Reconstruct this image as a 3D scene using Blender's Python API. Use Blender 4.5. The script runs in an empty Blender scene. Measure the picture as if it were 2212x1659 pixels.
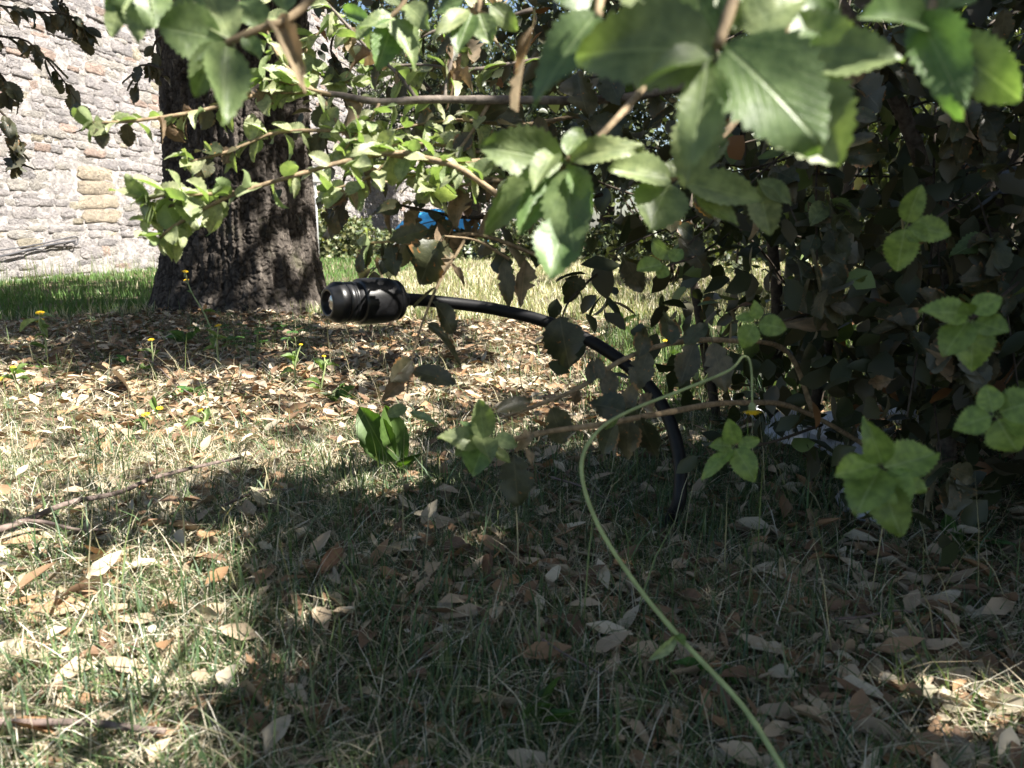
import bpy, math, random
import numpy as np
from mathutils import Vector, Matrix

random.seed(7)
rng = np.random.default_rng(7)
sc = bpy.context.scene
COL = sc.collection

# ------------------------------------------------------------------ camera
CAM_Z = 0.45
PITCH = math.radians(11.13)
FPX = 1670.0                      # focal length in units of a 2212 x 1659 picture
cam_d = bpy.data.cameras.new('camera')
cam_d.sensor_width = 36.0
cam_d.lens = 36.0 * FPX / 2212.0
cam_d.clip_start = 0.02
cam_d.clip_end = 2000
cam_d.dof.use_dof = True
cam_d.dof.focus_distance = 1.9
cam_d.dof.aperture_fstop = 9.5
cam = bpy.data.objects.new('camera', cam_d)
cam.location = (0, 0, CAM_Z)
cam.rotation_euler = (math.pi / 2 - PITCH, 0, 0)
COL.objects.link(cam)
sc.camera = cam

# ------------------------------------------------------------------ sky and sun
TO_SUN = Vector((0.62, -0.20, 0.76)).normalized()
world = bpy.data.worlds.new('World')
sc.world = world
world.use_nodes = True
wn = world.node_tree
for n in list(wn.nodes):
    wn.nodes.remove(n)
sky = wn.nodes.new('ShaderNodeTexSky')
sky.sky_type = 'NISHITA'
sky.sun_disc = False
sky.sun_elevation = math.asin(TO_SUN.z)
sky.sun_rotation = math.atan2(TO_SUN.x, TO_SUN.y)
sky.air_density = 1.0
sky.dust_density = 1.5
bg = wn.nodes.new('ShaderNodeBackground')
bg.inputs['Strength'].default_value = 0.05
wo = wn.nodes.new('ShaderNodeOutputWorld')
wn.links.new(sky.outputs['Color'], bg.inputs['Color'])
wn.links.new(bg.outputs['Background'], wo.inputs['Surface'])

sun_d = bpy.data.lights.new('sun', 'SUN')
sun_d.energy = 5.0
sun_d.angle = math.radians(0.53)
sun_d.color = (1.0, 0.95, 0.87)
sun = bpy.data.objects.new('sun', sun_d)
sun.rotation_euler = TO_SUN.to_track_quat('Z', 'Y').to_euler()
sun.location = (5, -5, 12)
COL.objects.link(sun)

sc.view_settings.view_transform = 'Standard'
sc.view_settings.look = 'None'
sc.view_settings.gamma = 1.0
sc.view_settings.exposure = 2.05
sc.view_settings.use_curve_mapping = False
sc.cycles.use_denoising = True
sc.cycles.max_bounces = 8
sc.cycles.diffuse_bounces = 4
sc.cycles.transmission_bounces = 5
sc.cycles.sample_clamp_indirect = 6.0

# ------------------------------------------------------------------ geometry helpers
SP, CP = math.sin(PITCH), math.cos(PITCH)


def P(px, py, depth):
    a = (px - 1106.0) / FPX
    b = -(py - 829.5) / FPX
    return Vector((a * depth, (b * SP + CP) * depth, CAM_Z + (b * CP - SP) * depth))


def G(px, py, z=0.0):
    b = -(py - 829.5) / FPX
    d = (CAM_Z - z) / (SP - b * CP)
    return P(px, py, d)


def project(x, y, z):
    """arrays of world points -> picture coordinates and depth"""
    zz = z - CAM_Z
    d = y * CP - zz * SP
    b = (y * SP + zz * CP) / np.where(np.abs(d) < 1e-4, 1e-4, d)
    a = x / np.where(np.abs(d) < 1e-4, 1e-4, d)
    return 1106.0 + a * FPX, 829.5 - b * FPX, d


def _hash(i, j, k):
    v = np.sin(i * 127.1 + j * 311.7 + k * 74.7) * 43758.5453
    return v - np.floor(v)


def vnoise(x, y, seed=0):
    x = np.asarray(x, float); y = np.asarray(y, float)
    i = np.floor(x); j = np.floor(y)
    fx = x - i; fy = y - j
    fx = fx * fx * (3 - 2 * fx); fy = fy * fy * (3 - 2 * fy)
    return ((_hash(i, j, seed) * (1 - fx) + _hash(i + 1, j, seed) * fx) * (1 - fy)
            + (_hash(i, j + 1, seed) * (1 - fx) + _hash(i + 1, j + 1, seed) * fx) * fy)


def fbm(x, y, seed=0, octv=4):
    v = 0; a = 0.5; t = 0
    for o in range(octv):
        v = v + a * vnoise(np.asarray(x) * 2 ** o, np.asarray(y) * 2 ** o, seed + o * 13)
        t += a; a *= 0.5
    return v / t


TRUNK = (-1.46, 4.22)


def ground_z(x, y):
    x = np.asarray(x, float); y = np.asarray(y, float)
    z = (fbm(x * 1.3, y * 1.3, 3) - 0.5) * 0.05 + (vnoise(x * 7, y * 7, 9) - 0.5) * 0.014
    d2 = (x - TRUNK[0]) ** 2 + (y - TRUNK[1]) ** 2
    z = z + 0.07 * np.exp(-d2 / 0.6)
    return z * np.clip(1.2 - np.hypot(x, y) / 40.0, 0.2, 1)


def gz(x, y):
    return float(ground_z(np.array([x]), np.array([y]))[0])


def GP(px, py):
    p = G(px, py)
    for _ in range(3):
        p = G(px, py, gz(p.x, p.y))
    return p


def build_mesh(name, verts, faces, cols=None, smooth=True, fsize=3):
    """verts (n,3), faces (m,k) with k the same for all"""
    me = bpy.data.meshes.new(name)
    verts = np.asarray(verts, np.float32); faces = np.asarray(faces, np.int32)
    k = faces.shape[1]
    me.vertices.add(len(verts)); me.vertices.foreach_set('co', verts.ravel())
    me.loops.add(faces.size); me.loops.foreach_set('vertex_index', faces.ravel())
    me.polygons.add(len(faces))
    me.polygons.foreach_set('loop_start', np.arange(0, faces.size, k, dtype=np.int32))
    me.polygons.foreach_set('loop_total', np.full(len(faces), k, np.int32))
    me.polygons.foreach_set('use_smooth', np.full(len(faces), smooth, bool))
    if cols is not None:
        ca = me.color_attributes.new('col', 'FLOAT_COLOR', 'POINT')
        c4 = np.ones((len(verts), 4), np.float32); c4[:, :3] = cols
        ca.data.foreach_set('color', c4.ravel())
    me.update(calc_edges=True)
    return me


def link(name, me, mat=None, parent=None, loc=None):
    o = bpy.data.objects.new(name, me)
    COL.objects.link(o)
    if mat is not None and me is not None and not me.materials:
        me.materials.append(mat)
    if parent is not None:
        o.parent = parent
    if loc is not None:
        o.location = loc
    return o


def tag(o, label=None, cat=None, group=None, kind=None):
    if label: o['label'] = label
    if cat: o['category'] = cat
    if group: o['group'] = group
    if kind: o['kind'] = kind
    return o


def empty(name, loc, label=None, cat=None, group=None):
    o = bpy.data.objects.new(name, None)
    o.empty_display_size = 0.05
    o.location = loc
    COL.objects.link(o)
    return tag(o, label, cat, group)


def catmull(pts, n=6):
    pts = [Vector(p) for p in pts]
    if len(pts) < 3:
        out = []
        for i in range(n + 1):
            out.append(pts[0].lerp(pts[-1], i / n))
        return out
    ext = [pts[0] * 2 - pts[1]] + pts + [pts[-1] * 2 - pts[-2]]
    out = []
    for i in range(1, len(ext) - 2):
        p0, p1, p2, p3 = ext[i - 1], ext[i], ext[i + 1], ext[i + 2]
        for k in range(n):
            t = k / n
            out.append(0.5 * ((2 * p1) + (p2 - p0) * t + (2 * p0 - 5 * p1 + 4 * p2 - p3) * t * t
                              + (3 * p1 - p0 - 3 * p2 + p3) * t ** 3))
    out.append(pts[-1])
    return out


def tube_arrays(path, r0, r1, sides=7, knob=0.0, cap=True):
    """swept tube, radius r0 -> r1; returns verts, quads"""
    n = len(path)
    V = []
    T0 = (path[1] - path[0]).normalized()
    up = Vector((0, 0, 1)) if abs(T0.z) < 0.9 else Vector((1, 0, 0))
    A = T0.cross(up).normalized()
    for i in range(n):
        T = (path[min(i + 1, n - 1)] - path[max(i - 1, 0)]).normalized()
        A = (A - T * A.dot(T)).normalized()
        B = T.cross(A)
        t = i / (n - 1)
        r = r0 + (r1 - r0) * t
        if knob:
            r *= 1 + knob * (random.random() - 0.4)
        for s in range(sides):
            an = 2 * math.pi * s / sides
            V.append(path[i] + (A * math.cos(an) + B * math.sin(an)) * r)
    F = []
    for i in range(n - 1):
        for s in range(sides):
            s2 = (s + 1) % sides
            F.append((i * sides + s, i * sides + s2, (i + 1) * sides + s2, (i + 1) * sides + s))
    if cap:
        c0 = len(V); V.append(path[0]); V.append(path[-1])
        for s in range(sides):
            s2 = (s + 1) % sides
            F.append((c0, s2, s, s)); b = (n - 1) * sides
            F.append((c0 + 1, b + s, b + s2, b + s2))
    return [tuple(v) for v in V], F


def poly_mesh(name, V, F, smooth=True):
    me = bpy.data.meshes.new(name)
    F = [tuple(dict.fromkeys(f)) for f in F]
    me.from_pydata([tuple(v) for v in V], [], F)
    me.polygons.foreach_set('use_smooth', [smooth] * len(me.polygons))
    me.update()
    return me


def tube_mesh(name, path, r0, r1, sides=7, knob=0.0, origin=None):
    V, F = tube_arrays(path, r0, r1, sides, knob)
    if origin is not None:
        V = [(v[0] - origin.x, v[1] - origin.y, v[2] - origin.z) for v in V]
    return poly_mesh(name, V, F)


def lathe_mesh(name, prof, seg=48):
    """prof: list of (radius, height along +Z)"""
    V = []; F = []
    for r, h in prof:
        for s in range(seg):
            a = 2 * math.pi * s / seg
            V.append((r * math.cos(a), r * math.sin(a), h))
    for i in range(len(prof) - 1):
        for s in range(seg):
            s2 = (s + 1) % seg
            F.append((i * seg + s, i * seg + s2, (i + 1) * seg + s2, (i + 1) * seg + s))
    return poly_mesh(name, V, F)


# ------------------------------------------------------------------ materials
class NT:
    def __init__(s, name):
        s.m = bpy.data.materials.new(name); s.m.use_nodes = True
        s.t = s.m.node_tree
        for n in list(s.t.nodes): s.t.nodes.remove(n)
        s.out = s.n('ShaderNodeOutputMaterial')

    def n(s, ty, **kw):
        nd = s.t.nodes.new(ty)
        for k, v in kw.items(): setattr(nd, k, v)
        return nd

    def l(s, a, b): s.t.links.new(a, b)

    def math(s, op, a, b=None, clamp=False):
        nd = s.n('ShaderNodeMath', operation=op); nd.use_clamp = clamp
        for i, v in enumerate((a, b)):
            if v is None: continue
            if isinstance(v, (int, float)): nd.inputs[i].default_value = v
            else: s.l(v, nd.inputs[i])
        return nd.outputs[0]

    def mix(s, fac, a, b, blend='MIX'):
        nd = s.n('ShaderNodeMix', data_type='RGBA', blend_type=blend)
        for i, v in ((0, fac), (6, a), (7, b)):
            if isinstance(v, (int, float)): nd.inputs[i].default_value = v
            elif isinstance(v, tuple): nd.inputs[i].default_value = (*v, 1)
            else: s.l(v, nd.inputs[i])
        return nd.outputs[2]

    def noise(s, scale, detail=4, rough=0.6, vec=None, out='Fac'):
        nd = s.n('ShaderNodeTexNoise')
        nd.inputs['Scale'].default_value = scale
        nd.inputs['Detail'].default_value = detail
        nd.inputs['Roughness'].default_value = rough
        if vec is not None: s.l(vec, nd.inputs['Vector'])
        return nd.outputs[out]

    def ramp(s, fac, a, b):
        nd = s.n('ShaderNodeMapRange'); nd.interpolation_type = 'SMOOTHSTEP'
        s.l(fac, nd.inputs[0]); nd.inputs[1].default_value = a; nd.inputs[2].default_value = b
        return nd.outputs[0]

    def bump(s, h, strength, dist):
        nd = s.n('ShaderNodeBump')
        nd.inputs['Strength'].default_value = strength
        nd.inputs['Distance'].default_value = dist
        s.l(h, nd.inputs['Height'])
        return nd.outputs[0]

    def principled(s, col, rough=0.6, spec=0.4, normal=None):
        nd = s.n('ShaderNodeBsdfPrincipled')
        if isinstance(col, tuple): nd.inputs['Base Color'].default_value = (*col, 1)
        else: s.l(col, nd.inputs['Base Color'])
        if isinstance(rough, (int, float)): nd.inputs['Roughness'].default_value = rough
        else: s.l(rough, nd.inputs['Roughness'])
        nd.inputs['Specular IOR Level'].default_value = spec
        if normal is not None: s.l(normal, nd.inputs['Normal'])
        return nd.outputs[0]

    def translucent(s, bsdf, col, fac):
        tr = s.n('ShaderNodeBsdfTranslucent'); s.l(col, tr.inputs['Color'])
        mx = s.n('ShaderNodeMixShader'); mx.inputs[0].default_value = fac
        s.l(bsdf, mx.inputs[1]); s.l(tr.outputs[0], mx.inputs[2])
        return mx.outputs[0]

    def done(s, shader):
        s.l(shader, s.out.inputs['Surface']); return s.m


def leaf_material(name, src, trans=0.35, trans_tint=(1.25, 1.35, 0.5), under=None, rough=0.5, veins=True,
                  spots=0.0, spot_col=(0.34, 0.13, 0.03), edge=0.0, spec=0.35, vein_col=(0.45, 0.5, 0.28)):
    t = NT(name)
    if src == 'obj':
        oi = t.n('ShaderNodeObjectInfo'); col = oi.outputs['Color']
        tc = t.n('ShaderNodeTexCoord')
        # offset the pattern per leaf so that leaves sharing a mesh differ
        vm = t.n('ShaderNodeVectorMath', operation='MULTIPLY_ADD')
        cb = t.n('ShaderNodeCombineXYZ')
        t.l(oi.outputs['Random'], cb.inputs[0]); t.l(oi.outputs['Random'], cb.inputs[1])
        t.l(tc.outputs['UV'], vm.inputs[0]); vm.inputs[1].default_value = (1, 1.6, 1)
        sc_ = t.n('ShaderNodeVectorMath', operation='SCALE'); t.l(cb.outputs[0], sc_.inputs[0]); sc_.inputs['Scale'].default_value = 37.0
        t.l(sc_.outputs[0], vm.inputs[2])
        vec = vm.outputs[0]
        uvs = t.n('ShaderNodeSeparateXYZ'); t.l(tc.outputs['UV'], uvs.inputs[0])
        u, v = uvs.outputs[0], uvs.outputs[1]
        au = t.math('ABSOLUTE', t.math('SUBTRACT', u, 0.5))
        nz = t.noise(3.0, 4, 0.6, vec)
        dark = t.mix(1.0, col, (0.62, 0.66, 0.6), 'MULTIPLY')
        lite = t.mix(1.0, col, (1.25, 1.2, 1.15), 'MULTIPLY')
        c = t.mix(t.ramp(nz, 0.3, 0.7), dark, lite)
        normal = None
        if veins:
            ph = t.math('SUBTRACT', t.math('ADD', t.math('MULTIPLY', v, 46.0), t.math('MULTIPLY', nz, 3.0)), t.math('MULTIPLY', au, 60.0))
            lat = t.ramp(t.math('SINE', ph), 0.86, 1.0)
            rib = t.math('SUBTRACT', 1.0, t.ramp(au, 0.008, 0.03))
            vv = t.math('MAXIMUM', t.math('MULTIPLY', lat, 0.22), rib)
            vc = t.mix(0.5, c, vein_col)
            c = t.mix(t.math('MULTIPLY', vv, 0.7), c, vc)
            normal = t.bump(t.math('ADD', t.math('ADD', t.math('MULTIPLY', rib, -0.7), t.math('MULTIPLY', lat, -0.12)), t.math('MULTIPLY', nz, 1.8)), 0.4, 0.0012)
        if spots > 0:
            n2 = t.noise(4.5, 3, 0.7, vec)
            m = t.ramp(n2, 0.74 - 0.24 * spots, 0.80 - 0.24 * spots)
            c = t.mix(m, c, spot_col)
        if edge > 0:
            e = t.math('ADD', t.math('MULTIPLY', au, 1.6), t.math('MULTIPLY', nz, 0.5))
            c = t.mix(t.math('MULTIPLY', t.ramp(e, 0.85, 1.0), t.math('GREATER_THAN', oi.outputs['Random'], 0.72)), c, (0.25, 0.13, 0.05))
    else:
        at = t.n('ShaderNodeAttribute', attribute_name='col'); c = at.outputs['Color']
        normal = None
    if under is not None:
        geo = t.n('ShaderNodeNewGeometry')
        c2 = t.mix(0.6, c, under)
        c = t.mix(geo.outputs['Backfacing'], c, c2)
    bs = t.principled(c, rough, spec, normal)
    if trans > 0:
        tcol = t.mix(1.0, c, trans_tint, 'MULTIPLY')
        bs = t.translucent(bs, tcol, trans)
    return t.done(bs)


M = {}
M['young'] = leaf_material('young_oak_leaf', 'obj', 0.34, (1.15, 1.4, 0.52), under=(0.22, 0.30, 0.14), rough=0.42, spots=0.14, spec=0.5, vein_col=(0.42, 0.5, 0.26))
M['mature'] = leaf_material('mature_oak_leaf', 'obj', 0.14, (1.2, 1.2, 0.5), under=(0.10, 0.10, 0.075), rough=0.42, spots=0.42, edge=1, spec=0.45, vein_col=(0.12, 0.12, 0.07))
M['dry'] = leaf_material('dry_oak_leaf', 'obj', 0.15, (1.15, 0.95, 0.65), rough=0.7, veins=True, spots=0.3, spot_col=(0.10, 0.05, 0.025), vein_col=(0.4, 0.27, 0.15), spec=0.2)
M['fallen'] = leaf_material('fallen_leaf', 'obj', 0.08, (1.2, 0.9, 0.6), rough=0.65, spots=0.22, spot_col=(0.16, 0.08, 0.04), vein_col=(0.5, 0.4, 0.28), spec=0.3, under=(0.40, 0.34, 0.25))
M['foliage'] = leaf_material('foliage', 'attr', 0.22, (1.25, 1.35, 0.5), rough=0.45, spec=0.4)
M['litter'] = leaf_material('leaf_litter', 'attr', 0.06, (1.2, 0.9, 0.6), rough=0.7, spec=0.2)
M['grass'] = leaf_material('grass', 'attr', 0.25, (1.2, 1.3, 0.6), rough=0.55, spec=0.25)
M['weed'] = leaf_material('weed_leaf', 'obj', 0.35, (1.2, 1.5, 0.4), rough=0.5, spots=0.05, vein_col=(0.25, 0.32, 0.12))


def simple(name, col, rough=0.6, spec=0.4, var=0.25, scale=30, bump=0.0, bdist=0.002, metallic=0.0, coat=0.0):
    t = NT(name)
    tc = t.n('ShaderNodeTexCoord')
    nz = t.noise(scale, 5, 0.6, tc.outputs['Object'])
    d = tuple(c * (1 - var) for c in col); h = tuple(min(1, c * (1 + var)) for c in col)
    c = t.mix(t.ramp(nz, 0.3, 0.7), d, h)
    nm = t.bump(nz, bump, bdist) if bump else None
    nd = t.n('ShaderNodeBsdfPrincipled')
    t.l(c, nd.inputs['Base Color']); nd.inputs['Roughness'].default_value = rough
    nd.inputs['Specular IOR Level'].default_value = spec
    nd.inputs['Metallic'].default_value = metallic
    nd.inputs['Coat Weight'].default_value = coat
    if nm is not None: t.l(nm, nd.inputs['Normal'])
    return t.done(nd.outputs[0])


M['twig'] = simple('young_twig_bark', (0.24, 0.18, 0.11), 0.75, 0.2, 0.35, 120, 0.6, 0.001)
M['grey_twig'] = simple('grey_twig_bark', (0.15, 0.125, 0.105), 0.75, 0.2, 0.4, 90, 0.7, 0.0015)
M['dark_twig'] = simple('dark_twig_bark', (0.05, 0.04, 0.03), 0.8, 0.2, 0.4, 90, 0.7, 0.0015)
M['stick'] = simple('fallen_stick_bark', (0.15, 0.115, 0.10), 0.8, 0.2, 0.4, 70, 0.8, 0.0015)
M['stalk'] = simple('green_stalk', (0.29, 0.35, 0.15), 0.5, 0.4, 0.2, 60, 0.2, 0.0005)
M['bud'] = simple('flower_bud', (0.24, 0.28, 0.13), 0.6, 0.3, 0.25, 200, 0.3, 0.0006)
M['petal'] = simple('yellow_petal', (0.78, 0.52, 0.02), 0.6, 0.3, 0.15, 200)
M['black_shell'] = simple('black_plastic', (0.011, 0.011, 0.012), 0.36, 0.4, 0.6, 45, 0.15, 0.0006)
M['black_pipe'] = simple('black_pipe_rubber', (0.006, 0.006, 0.007), 0.5, 0.3, 0.3, 80, 0.25, 0.0006)
M['grey_collar'] = simple('grey_collar', (0.05, 0.05, 0.055), 0.5, 0.4, 0.2, 80)
M['plastic_sheet'] = simple('white_plastic_sheet', (0.52, 0.53, 0.58), 0.32, 0.5, 0.12, 25, 0.15, 0.002)
M['tarp'] = simple('blue_tarpaulin', (0.05, 0.36, 0.70), 0.4, 0.4, 0.15, 12, 0.2, 0.01)
M['cable'] = simple('dark_cable', (0.06, 0.06, 0.065), 0.5, 0.4, 0.2, 40)
M['metal_grey'] = simple('grey_metal', (0.45, 0.46, 0.47), 0.4, 0.5, 0.1, 40, metallic=0.3)
M['lamp_glass'] = simple('lamp_glass', (0.75, 0.78, 0.8), 0.12, 0.6, 0.08, 20)
M['boulder'] = simple('grey_boulder', (0.30, 0.29, 0.28), 0.85, 0.2, 0.3, 9, 0.8, 0.03)

# glass of the lens
t = NT('lens_glass')
g_ = t.n('ShaderNodeBsdfPrincipled')
g_.inputs['Base Color'].default_value = (0.05, 0.035, 0.04, 1)
g_.inputs['Roughness'].default_value = 0.03
g_.inputs['Specular IOR Level'].default_value = 1.0
g_.inputs['Coat Weight'].default_value = 1.0
g_.inputs['IOR'].default_value = 2.2
M['lens'] = t.done(g_.outputs[0])

# soil
t = NT('soil')
tc = t.n('ShaderNodeTexCoord')
n1 = t.noise(2.2, 6, 0.65, tc.outputs['Object']); n2 = t.noise(60, 6, 0.75, tc.outputs['Object'])
c = t.mix(t.ramp(n2, 0.3, 0.7), (0.055, 0.042, 0.030), (0.21, 0.165, 0.115))
c = t.mix(t.math('MULTIPLY', t.ramp(n1, 0.4, 0.65), 0.5), c, (0.10, 0.105, 0.05))
M['soil'] = t.done(t.principled(c, 0.95, 0.1, t.bump(n2, 0.9, 0.012)))


def stone_material(name, src):
    t = NT(name)
    if src == 'obj':
        oi = t.n('ShaderNodeObjectInfo'); col = oi.outputs['Color']
    else:
        at = t.n('ShaderNodeAttribute', attribute_name='col'); col = at.outputs['Color']
    geo = t.n('ShaderNodeNewGeometry')
    pos = geo.outputs['Position']
    n1 = t.noise(9, 6, 0.7, pos); n2 = t.noise(38, 5, 0.75, pos); n3 = t.noise(2.0, 4, 0.6, pos)
    c = t.mix(t.ramp(n1, 0.3, 0.7), t.mix(1.0, col, (0.72, 0.72, 0.74), 'MULTIPLY'), t.mix(1.0, col, (1.2, 1.18, 1.16), 'MULTIPLY'))
    # lichen and dark weathering patches
    c = t.mix(t.math('MULTIPLY', t.ramp(n2, 0.56, 0.66), 0.5), c, (0.42, 0.40, 0.385))
    c = t.mix(t.math('MULTIPLY', t.ramp(n2, 0.44, 0.36), 0.4), c, (0.12, 0.11, 0.108))
    c = t.mix(t.math('MULTIPLY', t.ramp(n3, 0.55, 0.75), 0.35), c, (0.19, 0.175, 0.17))
    n4 = t.noise(75, 4, 0.8, pos)
    c = t.mix(t.math('MULTIPLY', t.ramp(n4, 0.47, 0.38), 0.3), c, (0.17, 0.16, 0.155))
    h = t.math('ADD', t.math('MULTIPLY', n1, 1.0), t.math('MULTIPLY', n2, 0.9))
    return t.done(t.principled(c, 0.92, 0.15, t.bump(h, 1.0, 0.09)))


M['stone'] = stone_material('wall_stone', 'obj')
M['stone_far'] = stone_material('wall_stone_far', 'attr')
M['mortar'] = simple('wall_mortar', (0.23, 0.215, 0.205), 0.95, 0.1, 0.35, 14, 1.0, 0.03)

# bark: the tone of each plate is stored in the mesh
t = NT('oak_bark')
at = t.n('ShaderNodeAttribute', attribute_name='col')
geo = t.n('ShaderNodeNewGeometry')
n1 = t.noise(70, 6, 0.7, geo.outputs['Position']); n2 = t.noise(4, 4, 0.6, geo.outputs['Position'])
c = t.mix(t.ramp(n1, 0.3, 0.7), t.mix(1.0, at.outputs['Color'], (0.6, 0.6, 0.6), 'MULTIPLY'), t.mix(1.0, at.outputs['Color'], (1.35, 1.33, 1.3), 'MULTIPLY'))
c = t.mix(t.math('MULTIPLY', t.ramp(n2, 0.6, 0.75), 0.35), c, (0.08, 0.085, 0.04))
M['bark'] = t.done(t.principled(c, 0.92, 0.15, t.bump(n1, 0.9, 0.01)))


# ------------------------------------------------------------------ leaf shapes
def leaf_mesh(name, rows=16, teeth=0.16, curl=0.15, fold=0.12, wave=0.04, power=0.85, peak=0.85, petiole=0.12, twist=0.0, seed=0, cross=2, chew=0.0):
    r = random.Random(seed)
    ph = r.random() * 6
    V = []; UV = []
    nc = 2 * cross + 1
    for i in range(rows + 1):
        v = i / rows
        w = max(0.0, math.sin(math.pi * v ** peak)) ** power * 0.5
        if i == 0: w = 0.02
        if i == rows: w = 0.0
        for k in range(nc):
            uu = (k - cross) / cross
            ww = w; dy = 0
            if abs(uu) == 1 and 1 < i < rows:
                if i % 2 == 1:
                    ww = w * (1 + teeth * (0.6 + 0.8 * r.random())); dy = 0.018 * teeth / 0.16
                else:
                    ww = w * (1 - teeth * 0.45)
                if chew and r.random() < chew: ww *= 0.55 + 0.3 * r.random()
            x = uu * ww
            z = -curl * v * v + fold * abs(x) + wave * math.sin(5.5 * v + ph + (1.2 if uu > 0 else 0)) * uu * (0.3 + v)
            a = twist * v
            x2 = x * math.cos(a) - z * math.sin(a) * 0.3
            V.append((x2, v + dy - 0.15 * curl * v * v, z + x * math.sin(a)))
            UV.append((0.5 + uu * 0.5 * min(1, ww * 2 + 0.02), v))
    F = []
    for i in range(rows):
        for k in range(nc - 1):
            a = i * nc + k
            F.append((a, a + 1, a + nc + 1, a + nc))
    if petiole:
        b = len(V)
        pw = 0.018
        for (x, y, z) in ((-pw, -petiole, 0.0), (pw, -petiole, 0.0), (pw, 0.06, -0.012), (-pw, 0.06, -0.012), (0, -petiole, -0.03), (0, 0.06, -0.035)):
            V.append((x, y, z)); UV.append((0.5, 0))
        F += [(b, b + 1, b + 2, b + 3), (b, b + 3, b + 5, b + 4), (b + 1, b + 4, b + 5, b + 2)]
    me = poly_mesh(name, V, F)
    uvl = me.uv_layers.new(name='UVMap')
    idx = np.zeros(len(me.loops), np.int32); me.loops.foreach_get('vertex_index', idx)
    uvl.data.foreach_set('uv', np.asarray(UV, np.float32)[idx].ravel())
    return me


LEAF = {
    'young': [leaf_mesh('young_leaf', 22, 0.10, c, f, w, 0.72, p, 0.10, tw, s) for (c, f, w, p, tw, s) in
              ((0.10, 0.25, 0.05, 0.80, 0.1, 1), (0.28, 0.15, 0.07, 0.78, -0.2, 2), (-0.08, 0.30, 0.06, 0.85, 0.25, 3), (0.40, 0.2, 0.08, 0.75, 0.3, 4), (0.16, 0.1, 0.10, 0.9, -0.35, 5))],
    'slim': [leaf_mesh('slim_young_leaf', 12, 0.12, c, 0.35, 0.06, 0.9, 0.9, 0.10, tw, s) for (c, tw, s) in ((0.35, 0.2, 11), (0.55, -0.3, 12), (0.15, 0.5, 13))],
    'mature': [leaf_mesh('mature_leaf', 18, 0.09, c, f, w, 0.75, p, 0.14, tw, s, chew=ch) for (c, f, w, p, tw, s, ch) in
               ((0.15, 0.1, 0.08, 0.85, 0.3, 21, 0.08), (0.3, 0.25, 0.1, 0.8, -0.5, 22, 0.15), (0.05, 0.2, 0.05, 0.9, 0.1, 23, 0.05), (0.45, 0.3, 0.12, 0.85, 0.9, 24, 0.25))],
    'dry': [leaf_mesh('dry_leaf', 12, 0.12, c, 0.7, 0.15, 0.9, 0.9, 0.12, tw, s, chew=0.2) for (c, tw, s) in ((0.6, 1.0, 31), (0.3, -1.3, 32), (0.9, 0.6, 33))],
    'fallen': [leaf_mesh('fallen_leaf', 8, tt, c, f, w, 0.85, p, 0.10, tw, s, cross=1, chew=ch) for (tt, c, f, w, p, tw, s, ch) in
               ((0.0, 0.12, 0.25, 0.06, 1.0, 0.2, 41, 0), (0.0, 0.35, 0.4, 0.1, 1.0, -0.5, 42, 0), (0.05, -0.2, 0.2, 0.08, 0.95, 0.7, 43, 0.1), (0.1, 0.2, 0.6, 0.12, 0.9, 0.9, 44, 0.1),
                (0.0, -0.35, 0.5, 0.05, 1.05, -0.2, 45, 0), (0.22, 0.15, 0.15, 0.12, 0.8, 0.4, 46, 0.2))],
}
WR = {'young': 0.62, 'slim': 0.36, 'mature': 0.62, 'dry': 0.5, 'fallen': 0.38}
MATK = {'young': 'young', 'slim': 'young', 'mature': 'mature', 'dry': 'dry', 'fallen': 'fallen'}


PALE = [0.0]


def kind_colour(kind):
    r = random.random
    j = 0.8 + 0.4 * r()
    if kind in ('young', 'slim'):
        a = Vector((0.115, 0.190, 0.070)); b = Vector((0.25, 0.29, 0.145)); q = r()
        c = a.lerp(b, q) * j
        c = c.lerp(Vector((0.36, 0.375, 0.235)), PALE[0] * random.uniform(.35, 1))
    elif kind == 'mature':
        a = Vector((0.040, 0.052, 0.024)); b = Vector((0.085, 0.075, 0.045)); c = a.lerp(b, r()) * j
    elif kind == 'dry':
        a = Vector((0.17, 0.115, 0.075)); b = Vector((0.33, 0.27, 0.19)); c = a.lerp(b, r()) * j
    else:
        q = r()
        if q < 0.45: c = Vector((0.38, 0.29, 0.20))
        elif q < 0.75: c = Vector((0.30, 0.19, 0.12))
        else: c = Vector((0.46, 0.41, 0.34))
        c = c * j
    return (c.x, c.y, c.z, 1)


def leaf_matrix(base, d, nrm, L, W):
    d = d.normalized()
    n = nrm - d * nrm.dot(d)
    if n.length < 1e-4: n = Vector((d.z, d.x, d.y)); n = n - d * n.dot(d)
    n.normalize()
    s = d.cross(n)
    m = Matrix.Identity(4)
    m.col[0] = (*(s * W), 0); m.col[1] = (*(d * L), 0); m.col[2] = (*(n * L), 0); m.col[3] = (*base, 1)
    return m


def add_leaf(parent, pw, base, d, nrm, L, kind, wr=None, mesh=None, col=None, mat=None):
    """parent: branch object, pw: its world position"""
    me = mesh or random.choice(LEAF[kind])
    o = bpy.data.objects.new('leaf', me)
    COL.objects.link(o)
    if not me.materials: me.materials.append(M[mat or MATK[kind]])
    o.parent = parent
    w = (wr or WR[kind]) * L * random.uniform(0.9, 1.1)
    o.matrix_local = Matrix.Translation(-pw) @ leaf_matrix(base, d, nrm, L, w)
    o.color = col or kind_colour(kind)
    return o


def rvec():
    while True:
        v = Vector((random.uniform(-1, 1), random.uniform(-1, 1), random.uniform(-1, 1)))
        if 0.05 < v.length < 1: return v.normalized()


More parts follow.
